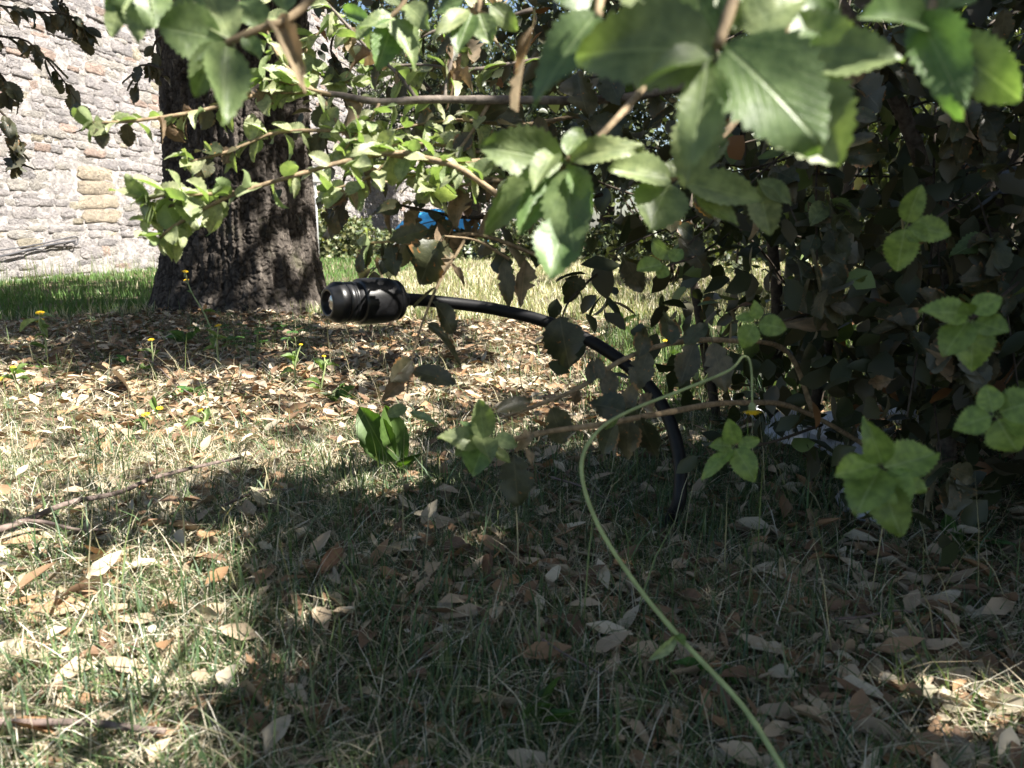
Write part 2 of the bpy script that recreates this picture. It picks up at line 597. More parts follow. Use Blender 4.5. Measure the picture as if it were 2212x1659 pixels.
def add_branch(thing, pts, r0, r1, mat='twig', name='branch', sides=6, knob=0.25, seg=5):
    path = catmull(pts, seg)
    o0 = path[0].copy()
    me = tube_mesh(name, path, r0, r1, sides, knob, o0)
    o = link(name, me, M[mat], thing)
    o.location = o0 - thing.location
    return o, o0, path


UP = Vector((0, 0, 1))


def leafy(branch, o0, path, n, kinds, size=(0.03, 0.05), start=0.15, droop=0.15, spread=0.9, facing=0.5):
    """leaves along a branch"""
    k = len(path) - 1
    for i in range(n):
        t = start + (1 - start) * (i + random.random() * 0.8) / n
        f = min(t, 0.999) * k; j = int(f)
        p = path[j].lerp(path[j + 1], f - j)
        tan = (path[j + 1] - path[j]).normalized()
        d = tan * random.uniform(0.2, 0.8) + rvec() * spread - UP * droop
        nr = UP * 0.8 + rvec() * 0.8 + Vector((0.25, -facing, 0.2))
        kd = random.choices(list(kinds), list(kinds.values()))[0]
        L = random.uniform(*size) * (1.15 if kd == 'mature' else 1)
        if kd in ('dry', 'mature'): d = d - UP * 0.5
        add_leaf(branch, o0, p + d.normalized() * L * 0.08, d, nr, L, kd)


def rosette(branch, o0, p, tan, n, kind='young', size=(0.03, 0.05), facing=0.5):
    a0 = random.random() * 6
    A = tan.cross(Vector((0.3, 0.2, 1))).normalized(); B = tan.cross(A)
    for i in range(n):
        an = a0 + i * 2.4
        open_ = 0.5 + 0.9 * (i / n)
        d = tan * (1.3 - open_) + (A * math.cos(an) + B * math.sin(an)) * open_ - UP * 0.1
        nr = tan + UP * 0.5 + Vector((0.1, -facing * 0.6, 0)) + rvec() * 0.3
        L = random.uniform(*size) * (0.55 + 0.45 * (i + 1) / n)
        add_leaf(branch, o0, p, d, nr, L, kind)


# leaf clouds for what cannot be picked apart
TPL5 = np.array([(0, 0), (-0.5, 0.38), (0.5, 0.38), (-0.33, 0.74), (0.33, 0.74), (0, 1.0), (0, 0.4), (0, 0.75)], float)
TPL5F = np.array([(0, 6, 1), (0, 2, 6), (1, 6, 7), (1, 7, 3), (6, 2, 4), (6, 4, 7), (3, 7, 5), (7, 4, 5)])
TPL6 = np.array([(0, 0), (-.26, .14), (.26, .14), (-.46, .36), (.46, .36), (-.47, .58), (.47, .58), (-.30, .80), (.30, .80), (0, 1.0), (0, .14), (0, .36), (0, .58), (0, .80)], float)
TPL6F = np.array([(0, 10, 1), (0, 2, 10), (1, 10, 11), (1, 11, 3), (10, 2, 4), (10, 4, 11), (3, 11, 12), (3, 12, 5), (11, 4, 6), (11, 6, 12), (5, 12, 13), (5, 13, 7), (12, 6, 8), (12, 8, 13), (7, 13, 9), (13, 8, 9)])
TPL1 = np.array([(0, 0), (-0.5, 0.45), (0.5, 0.45), (0, 1.0)], float)
TPL1F = np.array([(0, 3, 1), (0, 2, 3)])
TPL2 = np.array([(0, 0), (-0.5, 0.42), (0.5, 0.42), (0, 1.0), (0, 0.45)], float)
TPL2F = np.array([(0, 4, 1), (0, 2, 4), (1, 4, 3), (4, 2, 3)])


def unit(a):
    return a / np.maximum(np.linalg.norm(a, axis=1, keepdims=True), 1e-9)


def leaf_cloud(name, pos, d, nrm, L, W, cols, curl=0.15, fold=0.2, tpl=TPL5, tf=TPL5F, teeth=0):
    n = len(pos)
    d = unit(d); nrm = unit(nrm - d * np.sum(nrm * d, 1, keepdims=True)); s = np.cross(d, nrm)
    L = np.broadcast_to(L, (n,)); W = np.broadcast_to(W, (n,)); curl = np.broadcast_to(curl, (n,)); fold = np.broadcast_to(fold, (n,))
    tx = tpl[None, :, 0]; ty = tpl[None, :, 1]
    jx = 1 + rng.uniform(-.22, .22, (n, len(tpl))) if len(tpl) > 8 else 1.0
    jy = rng.uniform(-.045, .045, (n, len(tpl))) * (np.abs(tx) > .2) if len(tpl) > 8 else 0.0
    x = tx * W[:, None] * jx; y = (ty + jy) * L[:, None]
    z = (-curl[:, None] * ty * ty) * L[:, None] + fold[:, None] * np.abs(tx) * W[:, None]
    V = pos[:, None, :] + s[:, None, :] * x[..., None] + d[:, None, :] * y[..., None] + nrm[:, None, :] * z[..., None]
    k = len(tpl)
    F = (tf[None] + (np.arange(n) * k)[:, None, None]).reshape(-1, 3)
    C = np.repeat(cols, k, axis=0)
    return build_mesh(name, V.reshape(-1, 3), F, C)


def rand_dirs(n):
    return unit(rng.normal(size=(n, 3)))


def pick_cols(n, pal, w, jit=0.25):
    pal = np.array(pal); idx = rng.choice(len(pal), n, p=np.array(w) / np.sum(w))
    return pal[idx] * rng.uniform(1 - jit, 1 + jit, (n, 1))


def grid_lookup(xs, ys, tab, px, py):
    xs = np.array(xs, float); ys = np.array(ys, float); tab = np.array(tab, float)
    i = np.clip(np.searchsorted(xs, px) - 1, 0, len(xs) - 2); j = np.clip(np.searchsorted(ys, py) - 1, 0, len(ys) - 2)
    fx = np.clip((px - xs[i]) / (xs[i + 1] - xs[i]), 0, 1); fy = np.clip((py - ys[j]) / (ys[j + 1] - ys[j]), 0, 1)
    return (tab[j, i] * (1 - fx) + tab[j, i + 1] * fx) * (1 - fy) + (tab[j + 1, i] * (1 - fx) + tab[j + 1, i + 1] * fx) * fy


# where the crown lets the sun through to the ground
SX = [0, 150, 350, 600, 900, 1100, 1350, 1700, 2212]
SY = [560, 600, 660, 720, 780, 840, 900, 1000, 1100, 1250, 1400, 1550, 1659]
SUNMAP = [
    [.50, .50, .60, .95, 1.0, 1.0, 1.0, .80, .60],
    [.25, .25, .30, .95, 1.0, 1.0, 1.0, .70, .40],
    [.06, .06, .10, .60, 1.0, 1.0, 1.0, .50, .30],
    [.05, .05, .07, .16, .40, .80, .80, .45, .25],
    [.10, .12, .14, .20, .35, .90, .80, .45, .20],
    [.80, .75, .65, .62, .92, 1.0, .85, .45, .12],
    [1.0, .98, .95, .85, .80, .65, .40, .25, .10],
    [1.0, .97, .85, .65, .40, .25, .12, .08, .10],
    [.97, .90, .70, .40, .22, .12, .07, .06, .15],
    [.88, .70, .42, .18, .08, .05, .03, .04, .10],
    [.90, .68, .38, .16, .08, .05, .04, .05, .10],
    [.85, .60, .34, .16, .09, .06, .05, .07, .16],
    [.80, .58, .34, .16, .09, .06, .06, .09, .16]]
STX = TO_SUN.x / TO_SUN.z; STY = TO_SUN.y / TO_SUN.z


def sun_open(x, y, z):
    """share of sun wanted where the ray through this point meets the ground or the trunk"""
    gx = x - STX * z; gy = y - STY * z
    px, py, d = project(gx, gy, np.zeros_like(gx))
    s = grid_lookup(SX, SY, SUNMAP, px, py)
    near = (d < 0.61)
    s = np.where(near, np.where(gx > -0.10, 0.12, 0.5), s)
    s = np.where(gy < 0.2, 0.12, s)
    # the trunk's front
    k = (y - 3.88) / STY
    tx = x - STX * k; tz = z - k
    tpx, tpy, _ = project(tx, np.full_like(tx, 3.88), tz)
    on = (tx > -1.95) & (tx < -1.05) & (tz > 0) & (tz < 2.0)
    st = 0.10 + 0.9 * np.exp(-((tpx - 545) / 85) ** 2 - ((tpy - 610) / 105) ** 2) + 0.25 * np.exp(-((tpx - 640) / 40) ** 2 - ((tpy - 420) / 200) ** 2)
    s = np.where(on, st, s)
    # the long sprays before the trunk catch the sun
    k = (y - 0.93) / STY
    qx = x - STX * k; qz = z - k
    qpx, qpy, _ = project(qx, np.full_like(qx, 0.93), qz)
    s = np.where((k > 0) & (qpx > 120) & (qpx < 1080) & (qpy > 20) & (qpy < 540), np.maximum(s, 0.80), s)
    ph_ = (y - 3.0) / STY; hx_ = x - STX * ph_; hz_ = z - ph_
    s = np.where((np.abs(hx_ + 1.83) < .14) & (hz_ > 0.02) & (hz_ < .30), 1.2, s)
    # the wall stands in full sun
    c0 = (x - STX * z) ; q = 0.17
    kk = (x - (-5.96 + q * y)) / (STX - q * STY)
    hw = z - kk
    s = np.where((kk > 0) & (hw > 0.0) & (hw < 4.6), 1.5, s)
    return s, gx, gy


def shaded_keep(x, y, z, scale=12.0):
    s, gx, gy = sun_open(x, y, z)
    s = s + np.where(s < 1, 1.4 * s * (1 - s) * (fbm(gx * 4.5, gy * 4.5, 78, 2) - .5) * 2, 0)
    nz = fbm(gx * scale, gy * scale, 77, 3)
    # spread the noise to about uniform
    u = np.empty_like(nz); u[np.argsort(nz)] = (np.arange(len(nz)) + 0.5) / len(nz)
    s = np.where(s > 0.15, np.clip(s, 0, 2) ** 0.62, s)
    return u > s


# ================================================================== GROUND
xs = np.concatenate([np.linspace(-120, -8, 18), np.linspace(-7.5, 7.5, 151), np.linspace(8, 120, 18)])
ys = np.concatenate([np.linspace(-40, -1, 10), np.linspace(-0.6, 9, 160), np.linspace(9.5, 140, 30)])
X, Y = np.meshgrid(xs, ys)
Z = ground_z(X, Y)
V = np.stack([X, Y, Z], -1).reshape(-1, 3)
nx = len(xs); ii, jj = np.meshgrid(np.arange(nx - 1), np.arange(len(ys) - 1))
a = (jj * nx + ii).ravel()
F = np.stack([a, a + 1, a + nx + 1, a + nx], 1)
tag(link('ground', build_mesh('ground', V, F), M['soil']), 'brown soil with leaf litter and grass under the oak', kind='structure')

# ================================================================== STONE WALL
WY0, WLEN, WH = 4.0, 32.0, 4.55
WT = Vector((0.168, 0.986, 0)).normalized(); WNn = Vector((WT.y, -WT.x, 0))
W0 = Vector((-5.96 + 0.17 * WY0, WY0, 0))
BATTER = 0.06


def wall_pt(s, h, out=0.0):
    return W0 + WT * s + UP * h + WNn * (out - BATTER * h)


wall = empty('stone_wall', W0 + WT * (WLEN / 2), 'long pale rubble stone wall standing in full sun behind the oak trunk', 'wall')
wl = wall.location
# mortar core
V = []
for s in (0, WLEN):
    for (h, o) in ((-0.2, 0.022), (WH, 0.022), (WH, -0.7), (-0.2, -0.7)):
        V.append(wall_pt(s, h, o) - wl)
me = poly_mesh('mortar_core', V, [(0, 1, 2, 3), (7, 6, 5, 4), (0, 4, 5, 1), (1, 5, 6, 2), (2, 6, 7, 3)], False)
link('mortar_core', me, M['mortar'], wall)


def stone_template(seed):
    r = random.Random(seed)
    n = 5
    V = []; F = []
    for j in range(n):
        for i in range(n):
            u = i / (n - 1) - 0.5; v = j / (n - 1) - 0.5
            e = max(abs(u), abs(v)) * 2
            uu = u * (1 - 0.10 * (abs(v) * 2) ** 3) + r.uniform(-.045, .045); vv = v * (1 - 0.12 * (abs(u) * 2) ** 3) + r.uniform(-.05, .05)
            dep = 0.5 - 0.22 * e ** 8 + r.uniform(-.24, .24)
            V.append((uu, vv, dep))
    for j in range(n - 1):
        for i in range(n - 1):
            a = j * n + i; F.append((a, a + 1, a + n + 1, a + n))
    rim = [i for i in range(n)] + [j * n + n - 1 for j in range(1, n)] + [(n - 1) * n + i for i in range(n - 2, -1, -1)] + [j * n for j in range(n - 2, 0, -1)]
    b = len(V)
    for k in rim: V.append((V[k][0] * 1.0, V[k][1] * 1.0, -0.6))
    m = len(rim)
    for k in range(m):
        k2 = (k + 1) % m
        F.append((rim[k], b + k, b + k2, rim[k2]))
    return V, F


STPL = [stone_template(100 + k) for k in range(9)]
SMESH = []
for k, (V, F) in enumerate(STPL):
    me = poly_mesh('stone', V, F, True); me.materials.append(M['stone']); SMESH.append(me)
stones = []
h = 0.02
while h < WH - 0.05:
    rh = random.uniform(0.045, 0.12)
    s = -random.random() * 0.3
    while s < WLEN:
        ln = random.uniform(0.10, 0.36) * (1.25 if random.random() < 0.15 else 1)
        hh = rh * random.uniform(0.88, 1.12)
        stones.append((s + ln / 2, h + rh / 2 + random.uniform(-.012, .012), ln + random.uniform(-0.004, 0.012), hh * 1.06, random.uniform(-0.004, 0.022)))
        s += ln
    h += rh
# a patch of larger tan blocks, as a blocked-up opening
tan_zone = []
tb = [(P(228, py, 8.6)) for py in (385, 430, 475)]
def wall_sh(px, py):
    a = (px - 1106) / FPX; b = -(py - 829.5) / FPX
    d = Vector((a, b * SP + CP, b * CP - SP)); o = Vector((0, 0, CAM_Z))
    q = W0 + WNn * 0.04
    k = (q - o).dot(WNn) / d.dot(WNn)
    p = o + d * k
    return (p - W0).dot(WT), p.z
s_a, h_a = wall_sh(188, 480); s_b, h_b = wall_sh(262, 365)
stones = [q for q in stones if not (s_a < q[0] < s_b and h_a < q[1] < h_b)]
nb = 4
for k in range(nb):
    hh = (h_b - h_a) / nb
    stones.append(((s_a + s_b) / 2 + random.uniform(-.03, .03), h_a + hh * (k + .5), (s_b - s_a) * random.uniform(0.9, 1.0), hh * 0.97, 0.02, 'tan'))
scored = []
for q in stones:
    p = wall_pt(q[0], q[1], 0.05)
    px, py, d = project(np.array([p.x]), np.array([p.y]), np.array([p.z]))
    px, py, d = px[0], py[0], d[0]
    vis = d > 0.5 and -30 < px < 1080 and -30 < py < 620 and not (385 < px < 655)
    scored.append(((q[2] * q[3] / d ** 3) if vis else 0, q))
scored.sort(key=lambda e: -e[0])


def stone_col(q):
    if len(q) > 5: return Vector((0.50, 0.43, 0.33)) * 0.92 * random.uniform(0.9, 1.1)
    r = random.random(); j = random.uniform(0.78, 1.15)
    if r < 0.58: c = Vector((0.46, 0.43, 0.42)) * 0.92
    elif r < 0.78: c = Vector((0.47, 0.44, 0.40)) * 0.92
    elif r < 0.9: c = Vector((0.37, 0.35, 0.345)) * 0.92
    elif r < 0.95: c = Vector((0.48, 0.37, 0.31)) * 0.92
    else: c = Vector((0.50, 0.45, 0.35)) * 0.92
    return c * j


restV, restF, restC = [], [], []
for rank, (w, q) in enumerate(scored):
    dep = 0.045
    tilt = random.uniform(-0.05, 0.05)
    X_ = (WT * math.cos(tilt) + UP * math.sin(tilt)); Y_ = (UP - WNn * BATTER).normalized()
    c = stone_col(q); k = random.randrange(len(SMESH))
    m = Matrix.Identity(4)
    m.col[0] = (*(X_ * q[2]), 0); m.col[1] = (*(Y_ * q[3]), 0); m.col[2] = (*(WNn * dep), 0)
    m.col[3] = (*(wall_pt(q[0], q[1], q[4]) - wl), 1)
    if rank < 300 and w > 0:
        o = bpy.data.objects.new('stone', SMESH[k]); COL.objects.link(o)
        o.parent = wall; o.matrix_local = m; o.color = (*c, 1)
    else:
        b = len(restV)
        for v in STPL[k][0]: restV.append(tuple(m @ Vector(v)))
        for f in STPL[k][1]: restF.append(tuple(i + b for i in f))
        restC += [tuple(c)] * len(STPL[k][0])
me = build_mesh('stones', restV, restF, np.array(restC))
tag(link('masonry', me, M['stone_far'], wall), 'smaller and farther stones of the wall', kind='stuff')

# cable slung on the wall
def wall_px(px, py, out=0.07):
    s, hh = wall_sh(px, py)
    return wall_pt(s, hh, out + BATTER * hh * 0 + 0.02)

cb = empty('wall_cable', wall_px(-60, 548), 'thin dark cable hooked along the foot of the stone wall', 'cable')
p1 = catmull([wall_px(-60, 548), wall_px(40, 534), wall_px(100, 523), wall_px(150, 512), wall_px(163, 514), wall_px(160, 528), wall_px(152, 524)], 6)
link('wire', tube_mesh('wire', p1, 0.007, 0.007, 6, 0, cb.location), M['cable'], cb)
p1 = catmull([wall_px(-60, 565), wall_px(20, 548), wall_px(80, 533), wall_px(130, 524), wall_px(158, 520)], 6)
link('wire', tube_mesh('wire', p1, 0.009, 0.009, 6, 0, cb.location), M['cable'], cb)

# ================================================================== OAK TREE
tree = empty('oak_tree', (TRUNK[0], TRUNK[1], 0), 'large old oak with dark scaly bark growing from the leaf litter', 'tree')
NA, NZ = 560, 540
ZT = 2.65
th = np.linspace(0, 2 * np.pi, NA, endpoint=False); zz = np.concatenate([np.linspace(-0.12, 1.75, 480), np.linspace(1.76, ZT, 60)])
TH, ZZ = np.meshgrid(th, zz)
R = 0.335 + 0.12 * np.exp(-(ZZ + 0.05) / 0.16) + 0.035 * np.exp(-ZZ / 0.5)
R += 0.055 * np.exp(-((np.angle(np.exp(1j * (TH - math.pi * 1.03)))) / 0.55) ** 2) / (1 + np.exp((ZZ - 0.38) / 0.03)) * np.clip(1.15 - ZZ, 0, 1)
R += 0.05 * np.exp(-((np.angle(np.exp(1j * (TH - 5.6)))) / 0.5) ** 2) * np.exp(-np.clip(ZZ, 0, 9) / 0.25)
R += 0.02 * (fbm(np.cos(TH) * 1.5 + 5, np.sin(TH) * 1.5 + ZZ * 0.6, 5) - 0.5) + 0.012 * np.sin(TH * 5 + ZZ * 1.3)


def worley(u, v, per, seed):
    """nearest and second nearest cell distance with the id of the nearest; u wraps after per cells"""
    i0 = np.floor(u); j0 = np.floor(v)
    f1 = np.full(u.shape, 9.0); f2 = np.full(u.shape, 9.0); cid = np.zeros(u.shape)
    for di in (-1, 0, 1):
        for dj in (-1, 0, 1):
            ci = i0 + di; cj = j0 + dj; cw = np.mod(ci, per)
            px = ci + _hash(cw, cj, seed); py = cj + _hash(cw, cj, seed + 5)
            d = np.hypot(u - px, v - py)
            h_ = _hash(cw, cj, seed + 9)
            closer = d < f1
            f2 = np.where(closer, f1, np.minimum(f2, d))
            cid = np.where(closer, h_, cid); f1 = np.where(closer, d, f1)
    return f1, f2, cid


PER = 104
wu = TH / (2 * np.pi) * PER + (vnoise(TH * 9, ZZ * 22, 40) - .5) * 0.5
wv = ZZ / 0.034 + (vnoise(TH * 9 + 50, ZZ * 20, 41) - .5) * 0.6
f1, f2, cid = worley(wu, wv, PER, 3)
wu2 = TH / (2 * np.pi) * 46 + (fbm(TH * 12, ZZ * 14, 42, 2) - .5) * 1.3
wv2 = ZZ / 0.085 + (fbm(TH * 12 + 50, ZZ * 14, 43, 2) - .5) * 1.3
g1, g2, cid2 = worley(wu2, wv2, 46, 8)
edge = np.clip((f2 - f1) / 0.30, 0, 1); edge2 = np.clip((g2 - g1) / 0.16, 0, 1)
soft = fbm(TH * 18, ZZ * 26, 47, 2)
edge = 1 - (1 - edge) * np.clip(soft * 2.2 - .45, 0, 1)
plate = edge * (0.003 + 0.008 * cid) + edge2 ** 0.5 * (0.006 + 0.007 * cid2) + 0.006 * (soft - .5)
cid = 0.55 * cid + 0.45 * cid2
edge = edge * (0.35 + 0.65 * edge2)
ridge = (fbm(TH * 14, ZZ * 2.0, 60, 2) - 0.5) * 0.05
Rb = R + plate + ridge
Vt = np.stack([Rb * np.cos(TH) + 0.030 * np.clip(ZZ, 0, 3), Rb * np.sin(TH), ZZ], -1).reshape(-1, 3)
ii, jj = np.meshgrid(np.arange(NA), np.arange(NZ - 1))
a = jj * NA + ii; b = jj * NA + (ii + 1) % NA
Ft = np.stack([a, b, b + NA, a + NA], -1).reshape(-1, 4)
tone = (0.040 + 0.075 * cid ** 1.5) * (0.30 + 0.70 * edge)
Ct = np.stack([tone * 1.15, tone * 0.99, tone * 0.86], -1).reshape(-1, 3)
link('trunk', build_mesh('trunk', Vt, Ft, Ct), M['bark'], tree)
# limbs above the frame
for (pts, r0, r1) in ((((0, 0, 2.6), (0.1, -0.1, 3.2), (0.5, -0.9, 3.9), (1.3, -2.4, 4.3), (1.9, -4.2, 4.4)), 0.27, 0.05),
                      (((0, 0, 2.6), (-0.2, 0.1, 3.3), (-1.1, 0.3, 4.1), (-2.6, -0.5, 4.6)), 0.22, 0.05),
                      (((0, 0, 2.5), (0.2, 0.2, 3.2), (1.3, 0.6, 4.2), (2.9, 0.4, 4.8)), 0.22, 0.05),
                      (((0, 0, 2.6), (-0.1, -0.2, 3.4), (-0.5, -1.2, 4.1), (-0.9, -3.1, 4.5)), 0.2, 0.04),
                      (((0, 0, 2.6), (0, 0.3, 3.6), (0.2, 0.9, 5.4), (0.1, 1.0, 6.8)), 0.25, 0.05)):
    link('limb', tube_mesh('limb', catmull([Vector(p) for p in pts], 6), r0, r1, 10, 0.12), M['bark_limb'] if 'bark_limb' in M else M['grey_twig'], tree)

# crown: leaves between 2.2 and 5 m, thin where the photograph has sun on the ground
NC = 320000
NI = int(NC * .68)
gx = np.concatenate([rng.uniform(-4.2, 2.8, NI), rng.uniform(-6.5, 5, NC - NI)]); gy = np.concatenate([rng.uniform(-.6, 7.0, NI), np.where(rng.random(NC - NI) < .6, rng.uniform(-4.0, -.3, NC - NI), rng.uniform(-2.5, 10, NC - NI))]); hz = rng.uniform(2.3, 5.0, NC)  # extra leaves behind the camera, added to cut the sky light
px_ = gx + STX * hz; py_ = gy + STY * hz
dd = unit(rand_dirs(NC) + np.array([0, 0, -0.3])); LC = rng.uniform(0.05, 0.075, NC)
mid_ = np.stack([px_, py_, hz], 1) + dd * (LC * .5)[:, None]
keep = shaded_keep(mid_[:, 0], mid_[:, 1], mid_[:, 2])
ip, jp, dp = project(px_, py_, hz)
inframe = (dp > 0) & (ip > -120) & (ip < 2330) & (jp > -60)
keep &= ~inframe
keep &= np.hypot(px_ - TRUNK[0], py_ - TRUNK[1]) < 9.0
pos = np.stack([px_, py_, hz], 1)[keep]
n = len(pos)
nn = rand_dirs(n) + np.array([0.8, -0.25, 1.0])
me = leaf_cloud('crown', pos - np.array([TRUNK[0], TRUNK[1], 0]), dd[keep], nn, LC[keep], LC[keep] * rng.uniform(.5, .62, n),
                pick_cols(n, [(0.055, 0.075, 0.03), (0.08, 0.10, 0.04), (0.07, 0.06, 0.035)], [5, 3, 1]), tpl=TPL1, tf=TPL1F)
tag(link('crown', me, M['foliage'], tree), 'oak leaves of the crown spreading overhead', kind='stuff')

# hanging sprays of the oak in view, small and dark against the wall
HANG = [
    ([(-60, 30), (60, 90), (130, 165), (195, 262)], 2.3, 22), ([(-60, -40), (50, 20), (140, 30), (190, 60)], 2.4, 20),
    ([(120, -40), (130, 10), (165, 55), (190, 75)], 2.5, 16), ([(-50, 200), (10, 250), (30, 300), (40, 350)], 2.2, 22),
    ([(-60, 120), (-10, 150), (20, 190), (15, 215)], 2.2, 12), ([(385, 60), (336, 90), (333, 140), (352, 165)], 3.0, 9),
    ([(352, 150), (320, 140), (295, 150), (300, 200)], 3.0, 12), ([(725, 60), (715, 110), (735, 160), (760, 210)], 2.6, 18),
    ([(760, 330), (740, 400), (735, 440), (715, 490)], 2.4, 16), ([(700, 300), (712, 360), (700, 420), (712, 470)], 2.6, 10)]
for pts, dpt, nl in HANG:
    pw = [P(x, y, dpt + 0.05 * k) for k, (x, y) in enumerate(pts)]
    if pts[0][1] < 100 and pts[0][0] < 300:
        pw = [pw[0] + Vector((-0.3, 0.2, 0.55))] + pw
    br, o0, path = add_branch(tree, pw, 0.005, 0.0015, 'dark_twig')
    leafy(br, o0, path, nl, {'mature': 1}, (0.035, 0.06), 0.3, 0.35, 0.8, 0.2)

# ================================================================== SHRUBS ON THE RIGHT
# --- shrub whose pale young sprays hang close by
shrub_near = empty('oak_shrub', (1.05, 0.60, gz(1.05, 0.60)), 'oak shrub with large pale green toothed leaves hanging in the foreground', 'shrub')
NB = shrub_near.location
stem, so, spath = add_branch(shrub_near, [NB - UP * 0.03, NB + Vector((-.05, 0, .35)), NB + Vector((-.18, -.08, .75)), NB + Vector((-.45, -.2, 1.05)), NB + Vector((-.8, -.3, 1.15))], 0.016, 0.006, 'grey_twig', 'stem', 8)


def fg_branch(pts, r0=0.0035, r1=0.0018, mat='twig', thing=shrub_near):
    return add_branch(thing, [P(*p) if len(p) == 3 and p[2] < 50 else Vector(p) for p in pts], r0, r1, mat, 'branch', 7, 0.2, 6)


def fg_leaf(br, o0, bx, by, tx, ty, db, dt, wpx=None, kind='young', fac=1.0, tint=None, side=0.0):
    b = P(bx, by, db); e = P(tx, ty, dt)
    d = e - b; L = d.length
    toc = (Vector((0, 0, CAM_Z)) - b).normalized()
    nr = toc * fac + UP * 0.5 + Vector((side, 0, 0)) + rvec() * 0.25
    wr = None
    if wpx: wr = min(0.95, wpx / FPX * db / L)
    o = add_leaf(br, o0, b, d, nr, L, kind, wr)
    if tint:
        c = o.color; o.color = (c[0] * tint, c[1] * tint, c[2] * tint, 1)
    return o


# top right rosette, very close
br, o0, path = fg_branch([(1700, -420, .36), (1640, -160, .33), (1590, -20, .31), (1550, 100, .30)], .0038, .0022)
for a in ((1540, 115, 1235, 70, .30, .30, 180), (1530, 125, 1400, 122, .30, .27, 80), (1530, 135, 1498, 345, .30, .29, 95), (1565, 100, 1790, 290, .30, .28, 215),
          (1560, 90, 1480, -60, .31, .32, 150), (1600, 60, 1750, -40, .31, .30, 130), (1565, 60, 1650, -90, .31, .33, 120), (1500, 60, 1330, -50, .31, .33, 130)):
    fg_leaf(br, o0, *a)
br, o0, path = fg_branch([(1760, -380, .34), (1740, -120, .32), (1690, 80, .32), (1690, 170, .32)], .003, .002)
for a in ((1690, 165, 1815, 355, .32, .31, 175), (1720, 120, 1945, 140, .32, .31, 105), (1700, 100, 1830, -20, .32, .33, 120), (1690, 60, 1870, 80, .33, .31, 110),
          (1720, 40, 1850, -60, .34, .35, 120), (1530, 220, 1480, 385, .40, .39, 100)):
    fg_leaf(br, o0, *a)
br, o0, path = fg_branch([(2150, -380, .36), (2080, -140, .34), (2020, 0, .33), (2000, 60, .33)], .003, .002)
for a in ((1980, 30, 2085, 205, .33, .30, 110), (2030, 90, 2212, 195, .33, .31, 120), (2010, 60, 1960, -60, .33, .34, 110), (2000, 50, 1870, 20, .33, .30, 90), (2040, 20, 2110, -60, .34, .34, 90),
          (1990, 50, 2030, 160, .33, .32, 70)):
    fg_leaf(br, o0, *a)
br, o0, path = fg_branch([(1420, -400, .40), (1340, -160, .37), (1300, -20, .35), (1290, 40, .34)], .003, .0018)
for a in ((1290, 30, 1140, 195, .34, .33, 110), (1290, 10, 1180, -60, .35, .34, 90), (1150, 60, 1100, 250, .42, .44, 45)):
    fg_leaf(br, o0, *a, kind='dry' if a[0] == 1150 else 'young')
# upper middle sprig
br, o0, path = fg_branch([(1080, -300, .55), (1060, -120, .52), (1040, -20, .50), (1030, 30, .50)], .0025, .0016)
for a in ((1020, 30, 985, 110, .50, .49, 60), (1010, 20, 950, 60, .5, .48, 40), (1035, 30, 1060, 95, .50, .50, 55), (1060, 10, 1120, 60, .5, .5, 50), (1000, 0, 930, 20, .5, .5, 45)):
    fg_leaf(br, o0, *a)
br, o0, path = fg_branch([(960, -280, .62), (900, -100, .60), (880, -10, .60), (840, 40, .60), (800, 50, .60)], .0025, .0015)
for a in ((850, 45, 815, 150, .60, .59, 60), (850, 40, 780, 45, .60, .58, 45), (860, 40, 895, 110, .60, .58, 60), (870, 10, 830, -40, .6, .6, 55), (880, 10, 920, 40, .6, .58, 50), (800, 50, 750, 30, .60, .62, 35), (800, 50, 770, 85, .60, .6, 35)):
    fg_leaf(br, o0, *a)
# middle rosettes
br, o0, path = fg_branch([(1560, -60, .60), (1420, 150, .52), (1300, 290, .47), (1225, 345, .45)], .003, .0018)
for a in ((1215, 350, 1035, 310, .45, .44, 120), (1225, 335, 1262, 262, .45, .46, 50), (1230, 345, 1392, 300, .45, .44, 55), (1225, 360, 1230, 530, .45, .42, 105), (1205, 355, 1040, 480, .46, .45, 85),
          (1210, 370, 1120, 510, .46, .45, 60), (1240, 370, 1270, 430, .45, .42, 50), (1225, 470, 1185, 605, .44, .43, 115), (1200, 330, 1150, 400, .45, .42, 60), (1205, 350, 1180, 300, .46, .47, 40)):
    fg_leaf(br, o0, *a)
br, o0, path = fg_branch([(1700, 100, .62), (1590, 260, .56), (1500, 350, .52), (1450, 390, .50)], .003, .0018)
for a in ((1450, 385, 1310, 370, .50, .48, 75), (1445, 395, 1400, 500, .50, .49, 115), (1480, 395, 1650, 430, .50, .49, 90), (1470, 390, 1560, 330, .50, .53, 60), (1500, 420, 1590, 490, .5, .5, 50),
          (1640, 400, 1665, 510, .55, .55, 65), (1640, 390, 1705, 445, .55, .55, 50), (1440, 380, 1470, 345, .50, .50, 40)):
    fg_leaf(br, o0, *a)
